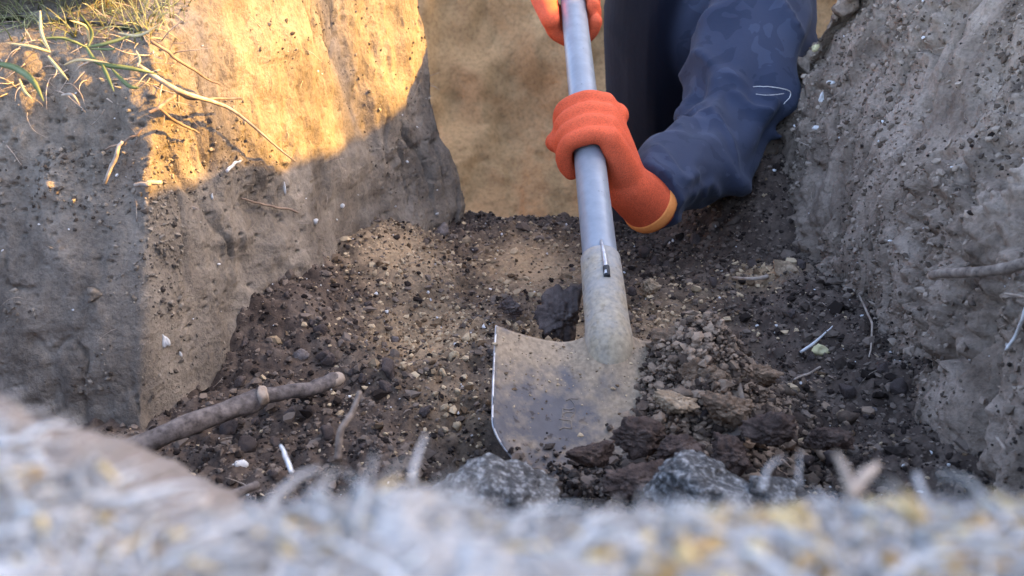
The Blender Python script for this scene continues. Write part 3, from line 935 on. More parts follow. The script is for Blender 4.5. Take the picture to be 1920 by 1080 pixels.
def body_parts(k=1.0, legs=True, arms=True, head=True, hands=True):
    P = []
    # torso rings: the frame's first axis points back and forth for a nearly upright path
    P.append(tube_arrays([(*pelvis, 0.115 * k, 0.155 * k), (*belly, 0.105 * k, 0.150 * k), (*chest, 0.115 * k, 0.165 * k), (*(chest + Vector((-0.01, -0.01, 0.12))), 0.085 * k, 0.150 * k), (*(neck - Vector((0, 0, 0.03))), 0.055 * k, 0.075 * k), (*neck, 0.05 * k, 0.055 * k)], n=24, sides=28))
    if arms:
        P.append(capsule([(*sh_l, 0.055 * k), (*(sh_l * 0.5 + elbow * 0.5), 0.047 * k), (*elbow, 0.042 * k)], n=12, sides=16))
        P.append(capsule([(*elbow, 0.042 * k), (*(elbow * 0.6 + W1 * 0.4), 0.034 * k), (*W1, 0.016)], n=12, sides=16))
        P.append(capsule([(*sh_r, 0.055 * k), (*(sh_r * 0.5 + elbow_r * 0.5), 0.047 * k), (*elbow_r, 0.042 * k)], n=12, sides=16))
        P.append(capsule([(*elbow_r, 0.042 * k), (*(elbow_r * 0.6 + W2 * 0.4), 0.04 * k), (*W2, 0.022)], n=12, sides=16))
        for s in (sh_l, sh_r):
            P.append(capsule([(*s, 0.055 * k), (*(chest + Vector((0, 0, 0.09))), 0.075 * k)], n=8, sides=16))
    if legs:
        for sx, kn_, ft in ((0.07, knee_l, foot_l), (-0.07, knee_r, foot_r)):
            hip = pelvis + Vector((sx, 0, -0.02))
            P.append(capsule([(*hip, 0.085 * k), (*(hip * 0.5 + kn_ * 0.5), 0.075 * k), (*kn_, 0.056 * k)], n=12, sides=16))
            P.append(capsule([(*kn_, 0.056 * k), (*(kn_ * 0.6 + ft * 0.4), 0.058 * k), (*ft, 0.038 * k)], n=12, sides=16))
    return P

def head_parts():
    v, f = ICO4
    V = v.copy()
    # face looks down the handle towards the trench (-y)
    jaw = np.clip(-V[:, 2], 0, 1)
    V[:, 0] *= 1 - 0.30 * jaw
    V[:, 1] *= 1 - 0.10 * jaw
    face = np.clip(-V[:, 1], 0, 1)
    nose = np.exp(-(V[:, 0] / 0.16) ** 2 - ((V[:, 2] + 0.12) / 0.22) ** 2) * face
    socket = (np.exp(-((np.abs(V[:, 0]) - 0.36) / 0.17) ** 2 - ((V[:, 2] - 0.05) / 0.13) ** 2)) * face
    mouth = np.exp(-(V[:, 0] / 0.3) ** 2 - ((V[:, 2] + 0.52) / 0.06) ** 2) * face
    V[:, 1] += -0.26 * nose + 0.09 * socket + 0.04 * mouth
    S = V * np.array([0.076, 0.095, 0.118])
    ct, st = math.cos(0.5), math.sin(0.5)
    S = np.stack([S[:, 0], S[:, 1] * ct + S[:, 2] * st * 0 - 0 * S[:, 2], S[:, 2]], -1)
    out = [(S + np.array(headc), f)]
    for s in (-1, 1):
        e = ICO2[0] * np.array([0.010, 0.018, 0.030]) + np.array(headc) + np.array([s * 0.076, 0.012, -0.008])
        out.append((e, ICO2[1]))
    out.append(capsule([(*(neck - Vector((0, 0, 0.04))), 0.05), (*(headc + Vector((0, 0.012, -0.06))), 0.05)], n=6, sides=16))
    return out

body_me = remeshed('person', body_parts(0.90) + head_parts(), 0.0085, smooth=3)
bpy.data.objects.remove(person)
person = link('person', body_me, M['skin'], label='digger in dark navy jacket and orange gloves reaching forward with a shovel', category='person')

def folds(seed, amp, rings, twist=1.0, mask=None):
    def fn(t, th):
        q = np.stack([np.full_like(th, t * rings) + twist * (0.9 * np.sin(th + seed) + 0.4 * np.sin(2 * th)), np.cos(th) * 0.95 + seed, np.sin(th) * 0.95], -1)
        a = vnoise(q, seed)
        b = vnoise(q * np.array([0.6, 2.4, 2.4]) + 4.0, seed + 3)
        r = (1 - np.abs(a)) ** 3.5 * 1.25 * (0.6 + 0.6 * b) - 0.4 + 0.45 * b
        m = 1.0 if mask is None else mask(t)
        return amp * m * r
    return fn

def sleeve(ctrl, seed, amp, rings, n=60, mask=None):
    return tube_arrays(ctrl, n=n, sides=48, fold=folds(seed, amp, rings, mask=mask))
up_l = [(*(chest + Vector((0.01, 0.0, 0.085))), 0.095), (*(sh_l + Vector((-0.015, 0.0, 0.02))), 0.082), (*(sh_l * 0.72 + elbow * 0.28 + Vector((0.008, 0, 0.0))), 0.080), (*(sh_l * 0.36 + elbow * 0.64 + Vector((0.004, 0, 0))), 0.070),
        (*(sh_l * 0.10 + elbow * 0.90 + Vector((0.004, 0.012, 0.006))), 0.060), (*(elbow * 0.86 + W1 * 0.14 + Vector((0.004, 0.0, -0.004))), 0.057), (*(elbow * 0.60 + W1 * 0.40 + Vector((0, 0, -0.006))), 0.053), (*(elbow * 0.36 + W1 * 0.64 + Vector((0, 0, -0.004))), 0.047),
        (*(at(1214, 372, 0.985)), 0.0425)]
up_r = [(*(chest + Vector((-0.01, 0, 0.085))), 0.095), (*sh_r, 0.082), (*(sh_r * 0.5 + elbow_r * 0.5), 0.070), (*elbow_r, 0.062), (*(elbow_r * 0.55 + wrist_r * 0.45), 0.056), (*(elbow_r * 0.12 + wrist_r * 0.88), 0.043)]
jp = [tube_arrays([(*(pelvis + Vector((0, 0, -0.06))), 0.125, 0.170), (*pelvis, 0.128, 0.172), (*belly, 0.125, 0.170), (*chest, 0.132, 0.176), (*(chest + Vector((-0.01, -0.01, 0.11))), 0.105, 0.158), (*(neck - Vector((0, 0, 0.05))), 0.075, 0.100), (*(neck + Vector((0, 0.0, -0.005))), 0.066, 0.070)],
                  n=60, sides=64, fold=folds(5, 0.05, 9)),
      sleeve(up_l, 11, 0.26, 14, n=150, mask=lambda t: 0.7 + 0.6 * math.exp(-((t - 0.55) / 0.16) ** 2)), sleeve(up_r, 17, 0.2, 10, n=80)]
sl_pts = spline(np.array([r[:3] for r in up_l]), 40)
def on_sleeve(co):
    d = np.min(np.linalg.norm(co[:, None, :] - sl_pts[None, 5:, :], axis=2), axis=1)
    return sstep(0.125, 0.095, d)
jme = remeshed('jacket', jp, 0.0036, smooth=1, factor=0.4, attr=on_sleeve)
link('jacket', jme, M['jacket'], person, label='dark navy jacket with camouflage sleeves and deep folds')
tp = [tube_arrays([(*(pelvis + Vector((0, 0, 0.02))), 0.118, 0.160), (*(pelvis + Vector((0, 0, -0.10))), 0.115, 0.155)], n=8, sides=32)]
for sx, kn_, ft in ((0.07, knee_l, foot_l), (-0.07, knee_r, foot_r)):
    hip = pelvis + Vector((sx, 0, -0.03))
    tp.append(tube_arrays([(*hip, 0.095), (*(hip * 0.5 + kn_ * 0.5), 0.086), (*(kn_ * 0.94 + hip * 0.06), 0.068), (*(kn_ + Vector((0, 0.05, 0.0))), 0.068), (*(kn_ * 0.5 + ft * 0.5), 0.064), (*(ft * 0.9 + kn_ * 0.1), 0.055)], n=40, sides=24, fold=folds(23, 0.06, 10)))
link('trousers', remeshed('trousers', tp, 0.009, smooth=2), M['trousers'], person)
for ft in (foot_l, foot_r):
    link('boot', remeshed('boot', [capsule([(*(ft + Vector((0, -0.04, 0.005))), 0.05), (*(ft + Vector((0, 0.02, 0.0))), 0.052), (*(ft + Vector((0, 0.06, -0.02))), 0.045)], n=8, sides=16), capsule([(*(ft + Vector((0, 0.05, 0.01))), 0.044), (*(ft + Vector((0, 0.055, -0.015))), 0.044), (*(ft + Vector((0, -0.02, -0.02))), 0.036)], n=8, sides=16)], 0.006, smooth=4), M['boot'], person)
cap_v = ICO4[0].copy()
keep_f = ICO4[1]
cv = cap_v * np.array([0.084, 0.103, 0.122])
cv[:, 2] = np.maximum(cv[:, 2], 0.040)
link('knit_cap', raw_mesh('knit_cap', cv + np.array(headc) + np.array([0, 0.004, 0.006]), keep_f), M['hair'], person)
for s in (-1, 1):
    link('eye', raw_mesh('eye', ICO2[0] * np.array([0.013, 0.008, 0.007]) + np.array(headc) + np.array([s * 0.028, -0.080, 0.006]), ICO2[1]), M['eye_mat'], person)
for parts, wr, wd, lab in ((g1, W1, (at(1215, 382, 0.985) - W1).normalized(), 'orange work glove low on the shovel handle'), (g2, W2, (ax * 0.55 - ex * 0.4 + en * 0.35).normalized(), 'orange work glove high on the shovel handle')):
    g = link('glove', remeshed('glove', parts, 0.0024, smooth=13, factor=0.5), M['glove'], person, label=lab)
    e0 = wr + wd * 0.036
    e1 = wr + wd * 0.050
    v, f = tube_arrays([(*e0, 0.0315), (*(e0 * 0.5 + e1 * 0.5), 0.0328), (*e1, 0.0318)], n=8, sides=32)
    link('glove_hem', raw_mesh('glove_hem', v, f), M['hem'], g)


# ------------------------------------------------------------------ loose soil
def blade_free(x, y):
    z = floor_z(x, y)
    d = np.stack([x - s_bot.x, y - s_bot.y, z - s_bot.z], -1)
    w = d @ np.array(ex)
    l = -(d @ np.array(ax))
    return ~((w > -HW - 0.004) & (w < 0.055) & (l > -0.006) & (l < BL - 0.004))

def floor_points(n, seed, dens=None):
    r = np.random.default_rng(seed)
    y = r.uniform(0.33, 1.26, n) ** 1.0
    x = r.uniform(-0.42, 0.40, n)
    k = (x > left_line(y) - 0.02) & (x < 0.37) & blade_free(x, y)
    if dens is not None:
        k &= r.uniform(0, 1, n) < dens(x, y)
    return x[k], y[k]
def sizes(n, seed, lo=0.0011, sig=0.62, mx=0.0085):
    r = np.random.default_rng(seed)
    return np.minimum(lo * np.exp(r.normal(0.25, sig, n)), mx)
flat_at = lambda x, y: np.exp(-((x - 0.03) / 0.07) ** 2 - ((y - 1.02) / 0.07) ** 2)
for nm, seed, n, dens, mat, lab in (
        ('dark_soil_crumbs', 1, 52000, lambda x, y: np.clip(1.05 - 0.9 * floor_sand(x, y) - 0.8 * flat_at(x, y), 0.04, 1), 'crumb_dark', 'loose dark crumbs of topsoil covering the trench floor'),
        ('sandy_soil_crumbs', 2, 42000, lambda x, y: np.clip(0.05 + 0.95 * floor_sand(x, y) - 0.75 * flat_at(x, y), 0.02, 1), 'crumb_sand', 'loose sandy crumbs in tan patches on the trench floor')):
    x, y = floor_points(n, seed, dens)
    sz = sizes(len(x), seed + 50, lo=0.0009)
    z = floor_z(x, y) + sz * 0.35
    link(nm, scatter_mesh(nm, np.stack([x, y, z], -1), sz, seed=seed), M[mat], kind='stuff', label=lab, category='soil')

def sheet_crumbs(nm, P, nr, n, region, mat, lab, seed, lo=0.0009, mx=0.004, clump=0.0):
    r = np.random.default_rng(seed)
    j = r.integers(region[0], region[1], n)
    i = r.integers(region[2], region[3], n)
    p = P[j, i]
    k = fbm(p * 11.0, 3, seed=seed) + r.uniform(-0.15, 0.15, n) > clump
    p, q_ = p[k], nr[j, i][k]
    sz = sizes(len(p), seed + 1, lo=lo, mx=mx)
    link(nm, scatter_mesh(nm, p + q_ * (sz * 0.25)[:, None], sz, squash=1.0, seed=seed), M[mat], kind='stuff', label=lab, category='soil')
sheet_crumbs('clay_crumbs', LW, LWN, 6500, (30, 250, 20, 470), 'wall_crumb', 'small grey crumbs clinging to the left clay wall', 61, clump=0.08, lo=0.0006, mx=0.0026)
sheet_crumbs('crease_crumbs', LW, LWN, 2600, (40, 200, 130, 215), 'wall_crumb', 'crumbs caught along the upright edge of the left wall', 67, clump=0.10, lo=0.0007, mx=0.0028)
sheet_crumbs('bank_crumbs', RW, RWN, 16000, (30, 260, 30, 390), 'bank_crumb', 'crumbs clinging to the brown right wall', 63, lo=0.0010, mx=0.0042, clump=0.0)
sheet_crumbs('dark_bank_crumbs', RW, RWN, 5000, (25, 230, 30, 390), 'crumb_dark', 'dark crumbs clinging to the brown right wall', 65, lo=0.0007, mx=0.003, clump=0.08)

# pale flecks of root and chalk among the soil
x, y = floor_points(420, 5)
pf = np.stack([x, y, floor_z(x, y) + 0.003], -1)
j, i = rng.integers(40, 250, 60), rng.integers(40, 460, 60)
j2, i2 = rng.integers(40, 250, 70), rng.integers(40, 380, 70)
pf = np.vstack([pf, LW[j, i] + LWN[j, i] * 0.0006, RW[j2, i2] + RWN[j2, i2] * 0.001])
link('pale_flecks', scatter_mesh('pale_flecks', pf, sizes(len(pf), 77, lo=0.0008, mx=0.0022), seed=9), M['white'], kind='stuff', label='tiny pale flecks of root and chalk in the soil', category='flecks')

def fibre_mesh(name, starts, dirs, lens, rads, seed, seg=6, sides=4, droop=0.5, curl=0.6, floor=None):
    r = np.random.default_rng(seed)
    parts = []
    for s0, d0, L, ra in zip(starts, dirs, lens, rads):
        p = np.array(s0, float); d = np.array(d0, float); d /= np.linalg.norm(d)
        rows = [(*p, ra)]
        bend = r.normal(0, 1, 3) * curl
        for k in range(seg - 1):
            d = d + (bend + r.normal(0, 0.5, 3) * curl) / seg + np.array([0, 0, -droop / seg])
            d /= np.linalg.norm(d)
            p = p + d * L / (seg - 1)
            if floor is not None:
                p[2] = min(max(p[2], floor), floor + 0.0045 + 0.004 * r.uniform() ** 3)
            rows.append((*p, ra * (1 - 0.75 * (k + 1) / (seg - 1))))
        parts.append(tube_arrays(rows, raw=True, sides=sides))
    V, F = join_arrays(parts)
    return raw_mesh(name, V, F)
x, y = floor_points(170, 6)
st = np.stack([x, y, floor_z(x, y) + 0.003], -1)
dr = rng.normal(0, 1, (len(st), 3)) * np.array([1, 1, 0.25])
j, i = rng.integers(60, 250, 110), rng.integers(40, 460, 110)
j2, i2 = rng.integers(40, 250, 130), rng.integers(40, 380, 130)
st = np.vstack([st, LW[j, i], RW[j2, i2]])
dr = np.vstack([dr, rng.normal(0, 1, (110, 3)) + LWN[j, i] * 0.8, rng.normal(0, 1, (130, 3)) + RWN[j2, i2] * 0.8])
link('root_fibres', fibre_mesh('root_fibres', st, dr, rng.uniform(0.006, 0.026, len(st)), rng.uniform(0.0002, 0.00055, len(st)), 4, curl=1.0), M['root'], kind='stuff', label='fine pale root fibres sticking out of the soil', category='roots')

# single lumps of soil lying on the floor
lump_meshes = [clod_mesh('soil_clod', (1.0, 0.85, 0.7), 200 + k, base=ico(3), ang=0.6, fine=0.28, cell=0.0) for k in range(7)]
lump_px = []
k = 0
while k < 90:
    px, py = rnd.uniform(430, 1720), rnd.uniform(430, 900)
    p = on_floor(px, py)
    if not (left_line(p.y) + 0.01 < p.x < 0.33) or not bool(blade_free(np.array([p.x]), np.array([p.y]))[0]) or p.y > 1.18:
        continue
    k += 1
    r = rnd.choice([0.004, 0.005, 0.006, 0.007, 0.010])
    sandy = float(floor_sand(p.x, p.y)) > 0.5
    me_ = lump_meshes[k % 7]
    if sandy:
        me_ = me_.copy(); me_.materials.clear(); r *= 0.7
    o = link('soil_clod', me_, M['crumb_sand'] if sandy else M['humus'], category='clod', group='loose clods on the trench floor',
             label='tan sandy clod lying loose in the pale patches of the trench floor' if sandy else 'small dark clod lying loose on the dark trench floor')
    o.location = (p.x, p.y, float(floor_z(p.x, p.y)) + r * 0.3)
    o.rotation_euler = (rnd.uniform(0, 6), rnd.uniform(0, 6), rnd.uniform(0, 6))
    o.scale = (r, r, r)

# the soil being lifted: lumps on and beside the blade
def lump(px, py, d, w, h, mat, seed, label, name='soil_lump', depth=0.7, **kw):
    sx, sz = w * 0.5 * d / FPX, h * 0.5 * d / FPX
    return clod(name, at(px, py, d), (sx, (sx + sz) * 0.5 * depth * 2 * 0.7, sz), M[mat], seed, rot=(rnd.uniform(-0.3, 0.3), rnd.uniform(-0.2, 0.2), 0), base=kw.pop('base', ICO5), ang=kw.pop('ang', 0.5), fine=kw.pop('fine', 0.34), cell=kw.pop('cell', 0.0), label=label, category='clod', **kw)
lump(968, 916, 0.545, 210, 96, 'grey_lump', 301, 'grey speckled granular clod in front of the shovel blade tip', name='granular_clod', base=ICO5, ang=0.5, fine=0.2, cell=0.34)
lump(1305, 898, 0.545, 215, 98, 'grey_lump', 305, 'grey speckled granular clod under the thrown soil beside the dark hollow', name='granular_clod', base=ICO5, ang=0.55, fine=0.2, cell=0.34)
lump(1440, 915, 0.535, 110, 50, 'grey_lump', 309, 'flat grey crust fragment at the edge of pale grass', name='granular_clod', ang=0.5, fine=0.15, cell=0.16)
lump(1256, 640, 0.735, 78, 58, 'pile_soil', 311, 'pale tan round clod just beside the shovel socket')
lump(1310, 705, 0.700, 90, 66, 'pile_soil', 313, 'large reddish clod on the middle of the blade pile')
lump(1362, 765, 0.668, 96, 58, 'pile_soil', 315, 'broad reddish clod at the front of the blade pile')
lump(1262, 752, 0.662, 80, 40, 'sand_lump', 317, 'flat yellowish clod lying over the middle of the blade')
lump(1190, 815, 0.636, 100, 54, 'dark_pile', 319, 'dark brown clod on the tip of the blade')
lump(1270, 838, 0.620, 96, 50, 'dark_pile', 321, 'dark clod spilling over the tip of the blade')
lump(1105, 852, 0.622, 84, 44, 'dark_pile', 323, 'brown clod at the lower edge of the blade beside the speckled clod')
lump(1415, 700, 0.715, 72, 50, 'pile_soil', 325, 'reddish clod on the outer flank of the blade pile')
lump(1455, 810, 0.642, 104, 60, 'dark_pile', 327, 'wide dark brown clod below the reddish pile')
lump(1545, 822, 0.655, 84, 56, 'dark_pile', 329, 'dark brown clod nearest the brown wall below the reddish pile')
lump(1350, 645, 0.758, 52, 38, 'pile_soil', 331, 'small reddish clod on top of the blade pile')
lump(1216, 540, 0.830, 34, 38, 'sand_lump', 333, 'small pale clod beside the shovel handle above the socket')
lump(1052, 592, 0.845, 92, 76, 'humus', 337, 'dark grey block of soil behind the shovel socket')
lump(958, 575, 0.90, 46, 36, 'humus', 339, 'dark clod on the pale sand above the blade shoulder', ang=0.8)
lump(1368, 852, 0.612, 96, 60, 'dark_pile', 345, 'dark brown clod below the reddish clods just above the second speckled clod')
lump(1190, 900, 0.578, 120, 48, 'dark_pile', 341, 'dark clod in the hollow between the two speckled clods')

def pile_crumbs(nm, n, seed, cx, cy, rx, ry, mat, lo, mx, lab, base=ICO1, lift=0.0):
    r = np.random.default_rng(seed)
    x = r.normal(cx, rx, n); y = r.normal(cy, ry, n)
    sz = sizes(n, seed + 1, lo=lo, mx=mx)
    bump_ = lift * np.exp(-((x - cx) / (rx * 1.3)) ** 2 - ((y - cy) / (ry * 1.3)) ** 2) * r.uniform(0, 1, n)
    link(nm, scatter_mesh(nm, np.stack([x, y, floor_z(x, y) + sz * 0.4 + bump_], -1), sz, base=base, seed=seed + 2, smooth=base is ICO2), M[mat], kind='stuff', label=lab, category='soil')
pile_crumbs('thrown_soil', 17000, 90, 0.142, 0.640, 0.046, 0.055, 'red_crumb', 0.0011, 0.0065, 'loose reddish soil piled over one side of the blade', lift=0.026)
pile_crumbs('thrown_clods', 170, 190, 0.150, 0.632, 0.046, 0.05, 'red_crumb', 0.0030, 0.008, 'crumbling reddish clods in the pile beside the blade', base=ICO2, lift=0.022)
pile_crumbs('spilled_soil', 7000, 290, 0.095, 0.532, 0.060, 0.026, 'crumb_dark', 0.0018, 0.008, 'dark soil spilling into the hollow under the blade tip', lift=0.014)
# soil sticking to the blade
r = np.random.default_rng(390)
w_ = r.uniform(-HW * 0.97, 0.05, 1500)
keep_r = r.uniform(0, 1, 1500) < 0.55; v_ = r.beta(1.1, 2.0, 1500)
keep = keep_r & (r.uniform(0, 1, 1500) < np.where(v_ < 0.35, 0.8, 0.22) + 0.5 * (w_ > 0.0)) & (np.abs(w_) < HW * (1 - 0.62 * np.clip((v_ - 0.62) / 0.38, 0, 1) ** 1.9))
w_, v_ = w_[keep], v_[keep]
pos = np.array([top_s[int(b * (nv - 1)), int(np.clip((a / HW + 1) / 2, 0, 1) * (nu - 1))] for a, b in zip(w_, v_)]) 
link('stuck_soil', scatter_mesh('stuck_soil', pos, sizes(len(pos), 391, lo=0.0005, mx=0.0030), squash=0.5, seed=392), M['crumb_sand'], kind='stuff', label='sandy soil crumbs stuck to the shovel blade', category='soil')
r = np.random.default_rng(490)
nb = 2600
v_ = np.clip(1.02 - np.abs(r.normal(0, 0.13, nb)), 0.3, 1.0); u_ = np.clip(r.normal(0.15, 0.5, nb), -0.95, 1.0)
pos = np.array([top_s[int(b * (nv - 1)), int((a + 1) / 2 * (nu - 1))] for a, b in zip(u_, v_)]) + np.array(en) * (np.clip(v_ - 0.70, 0, 1) * 0.05 * r.uniform(0, 1, nb))[:, None] + r.normal(0, 0.0015, (nb, 3))
link('tip_soil', scatter_mesh('tip_soil', pos, sizes(nb, 491, lo=0.0014, mx=0.007), seed=492), M['crumb_dark'], kind='stuff', label='dark soil lying over the lower end of the blade', category='soil')
# worn stamp on the blade: short raised strokes along its axis
strokes = [((-0.038, 0.060), (-0.026, 0.057)), ((-0.032, 0.0585), (-0.031, 0.066)), ((-0.040, 0.069), (-0.029, 0.067)), ((-0.040, 0.069), (-0.041, 0.077)), ((-0.040, 0.073), (-0.031, 0.071)), ((-0.031, 0.067), (-0.032, 0.076)), ((-0.042, 0.080), (-0.032, 0.079)), ((-0.033, 0.079), (-0.034, 0.086)), ((-0.043, 0.089), (-0.035, 0.087))]
def blade_pt(w, l, up):
    v = (l + 0.004) / BL
    p = Vector(top_s[int(np.clip(v, 0, 1) * (nv - 1)), int(np.clip((w / HW + 1) / 2, 0, 1) * (nu - 1))])
    return p + en * up
sv = []
for a, b in strokes:
    m_ = ((a[0] + b[0]) / 2, (a[1] + b[1]) / 2)
    sv.append(tube_arrays([(*blade_pt(*a, 0.0), 0.0006), (*blade_pt(*m_, 0.0), 0.0006), (*blade_pt(*b, 0.0), 0.0006)], n=6, sides=6))
V_, F_ = join_arrays(sv)
sme = raw_mesh('stamped_mark', V_, F_, attrs={'sand': np.full(len(V_), 0.05)})
sp_link('stamped_mark', sme, M['blade'])

# ------------------------------------------------------------------ stones, chips and leaves
def chip(px, py, where, w, h, mat, seed, label, name, category, off=0.0, ang=0.85, flatk=0.5):
    if where == 'floor':
        p = on_floor(px, py); nv_ = Vector((0, 0, 1))
    else:
        Psh, Nsh = (LW, LWN) if where == 'left' else (RW, RWN)
        p, kk = on_sheet(Psh, px, py); nv_ = Vector(Nsh[kk])
    d = p.y * CP - p.z * SP
    sx, sz = w * 0.42 * d / FPX, h * 0.42 * d / FPX
    o = clod(name, p + nv_ * (min(sx, sz) * 0.3 + off), (sx, min(sx, sz) * flatk * 1.4, sz), M[mat], seed, base=ICO2 if max(w, h) < 30 else ico(3), ang=ang, fine=0.1, label=label, category=category)
    o.rotation_euler = (rnd.uniform(-0.2, 0.2), rnd.uniform(-0.3, 0.3), rnd.uniform(-0.4, 0.4))
    return o
chip(315, 640, 'left', 15, 50, 'white', 401, 'white elongated pebble stuck in the grey left wall', 'pebble', 'pebble')
chip(343, 668, 'left', 6, 13, 'white', 402, 'tiny white chip just below the white elongated pebble', 'chalk_chip', 'chip')
chip(173, 548, 'left', 42, 40, 'clay', 403, 'rounded pale clay pebble bulging from the grey left wall', 'pebble', 'pebble')
chip(370, 389, 'left', 30, 9, 'root', 404, 'flat pale wood chip below the sunlit patch', 'wood_chip', 'chip')
chip(404, 370, 'left', 7, 14, 'white', 405, 'small white chip beside the flat pale wood chip', 'chalk_chip', 'chip')
chip(540, 355, 'left', 8, 24, 'white', 406, 'narrow white chip just under the sunlight edge', 'chalk_chip', 'chip')
chip(598, 415, 'left', 15, 20, 'white', 407, 'white stone chip on the left wall above the soil mound', 'chalk_chip', 'chip')
chip(647, 384, 'left', 12, 12, 'white', 408, 'small square white chip high on the shaded left wall', 'chalk_chip', 'chip')
chip(1540, 180, 'right', 16, 34, 'white', 409, 'white leaf-shaped chip on the brown right wall', 'chalk_chip', 'chip')
chip(1556, 152, 'right', 26, 12, 'white', 410, 'ragged white scrap above the leaf-shaped chip', 'chalk_chip', 'chip', ang=0.8)
chip(1526, 236, 'right', 24, 12, 'white', 411, 'white crumb below the leaf-shaped chip', 'chalk_chip', 'chip', ang=0.8)
chip(1468, 215, 'right', 22, 14, 'yellow', 412, 'yellowish shell-like pebble at the far edge of the right wall', 'pebble', 'pebble')
chip(1527, 96, 'right', 20, 22, 'yellow', 413, 'yellowish pebble on the upper edge of the right wall', 'pebble', 'pebble')
chip(1532, 663, 'floor', 46, 36, 'yellow', 414, 'pale yellow leaf scrap on the dark floor near the right wall', 'leaf_scrap', 'leaf')
chip(450, 873, 'floor', 34, 26, 'white', 415, 'pale angular chip on dark soil below the branch', 'chalk_chip', 'chip')
chip(407, 797, 'floor', 14, 20, 'white', 416, 'small white chip just under the branch', 'chalk_chip', 'chip')
chip(742, 641, 'floor', 28, 26, 'clay_lump', 417, 'light grey stone on the left soil slope', 'stone', 'stone')
chip(806, 576, 'floor', 18, 22, 'sand_lump', 418, 'ochre pebble on the sandy slope', 'pebble', 'pebble')
chip(560, 669, 'floor', 52, 28, 'clay_lump', 419, 'flat grey stone at the foot of the left wall', 'stone', 'stone')
chip(572, 609, 'floor', 11, 13, 'white', 420, 'tiny white chip above the flat grey stone', 'chalk_chip', 'chip')
chip(725, 586, 'floor', 12, 12, 'white', 421, 'tiny white chip on the sandy slope', 'chalk_chip', 'chip')
chip(853, 647, 'floor', 9, 14, 'white', 422, 'tiny white chip beside the blade shoulder', 'chalk_chip', 'chip')
chip(1580, 780, 'floor', 36, 26, 'sand_lump', 423, 'pale crumbly pebble low on the dark floor by the right wall', 'pebble', 'pebble', ang=0.8)
chip(1640, 770, 'floor', 20, 14, 'clay_lump', 424, 'grey pebble beside the pale crumbly pebble', 'pebble', 'pebble')
chip(828, 438, 'floor', 30, 40, 'clay_lump', 425, 'pale pointed stone at the foot of the wall corner', 'stone', 'stone')
chip(1475, 505, 'floor', 60, 36, 'sand_lump', 426, 'tan crumbling lump at the foot of the right wall', 'sandy_clod', 'clod', ang=0.8)

# ------------------------------------------------------------------ branch, sticks and roots
def floor_rows(rows, lift):
    out = []
    for px, py, rp in rows:
        p = on_floor(px, py, up=lift)
        d = p.y * CP - p.z * SP
        out.append((p.x, p.y, p.z, 0.7 * rp * d / FPX))
    return out
def depth_rows(rows):
    return [(*at(px, py, d), rp * d / FPX) for px, py, d, rp in rows]
br = depth_rows([(195, 862, 0.655, 20), (320, 812, 0.665, 20), (430, 768, 0.690, 19), (484, 748, 0.705, 20), (500, 742, 0.710, 15), (560, 733, 0.725, 14), (606, 722, 0.740, 14), (630, 712, 0.750, 14)])
branch = tube_obj('branch', br, M['bark'], n=60, sides=20, wob=0.0012, fold=lambda t, th: 0.13 * vnoise(np.stack([np.full_like(th, t * 22), np.cos(th) * 1.2, np.sin(th) * 1.2], -1), 3), label='thick grey-brown broken branch lying across the trench corner', category='branch')
e0, e1 = Vector(br[-1][:3]), (Vector(br[-1][:3]) - Vector(br[-2][:3])).normalized()
v, f = capsule([(*(e0 - e1 * 0.004), br[-1][3] * 1.0), (*(e0 + e1 * 0.002), br[-1][3] * 0.98)], n=4, sides=18)
link('cut_end', raw_mesh('cut_end', v, f), M['cut_wood'], branch)
kp = Vector(br[4][:3])
kn_me = clod_mesh('knot', (0.004, 0.006, 0.0085), 55, base=ico(3), ang=0.5); kn_me.transform(Matrix.Translation(kp + Vector((0.0, -0.007, 0.003))))
link('knot', kn_me, M['cut_wood'], branch)

pR, kR = on_sheet(RW, 1765, 520)
nR = Vector(RWN[kR])
a0 = at(1748, 517, (pR.y * CP - pR.z * SP) - 0.022)
a1 = at(1850, 507, (pR.y * CP - pR.z * SP) - 0.085)
a2 = at(1990, 487, (pR.y * CP - pR.z * SP) - 0.135)
stick = tube_obj('stick', [(*a0, 0.0036), (*a1, 0.0040), (*a2, 0.0043)], M['bark_pale'], n=30, sides=14, wob=0.0015, fold=lambda t, th: 0.06 * vnoise(np.stack([np.full_like(th, t * 18), np.cos(th), np.sin(th)], -1), 8), label='pale broken stick jutting out from the brown right wall', category='stick')
v, f = capsule([(*a0, 0.0036), (*(a0 + (a0 - a1).normalized() * 0.002), 0.0031)], n=4, sides=14)
link('cut_end', raw_mesh('cut_end', v, f), M['cut_wood'], stick)

tube_obj('twig', depth_rows([(385, 938, 0.52, 8), (440, 924, 0.53, 9), (482, 908, 0.545, 8)]), M['bark'], n=14, wob=0.001, label='dark short twig below the branch near the pale grass', category='twig')
tube_obj('twig', floor_rows([(568, 464, 4), (596, 455, 5), (626, 445, 3)], 0.004), M['root'], n=14, wob=0.001, label='pale short twig at the foot of the left wall', category='twig')
tube_obj('stem', depth_rows([(632, 862, 0.50, 7), (638, 805, 0.505, 7), (660, 772, 0.51, 6), (673, 733, 0.515, 5)]), M['bark_pale'], n=18, wob=0.001, label='thin crooked upright stem before the left soil slope', category='stem')
tube_obj('root', floor_rows([(1610, 552, 2.5), (1626, 588, 3), (1637, 620, 3), (1630, 668, 2)], 0.006), M['root'], n=20, wob=0.002, label='long thin curved root lying by the right wall', category='root')
tube_obj('root', floor_rows([(1500, 660, 4), (1525, 645, 4), (1550, 622, 2), (1560, 612, 1.5)], 0.006), M['white'], n=16, wob=0.001, label='whitish root across the yellow leaf scrap', category='root')
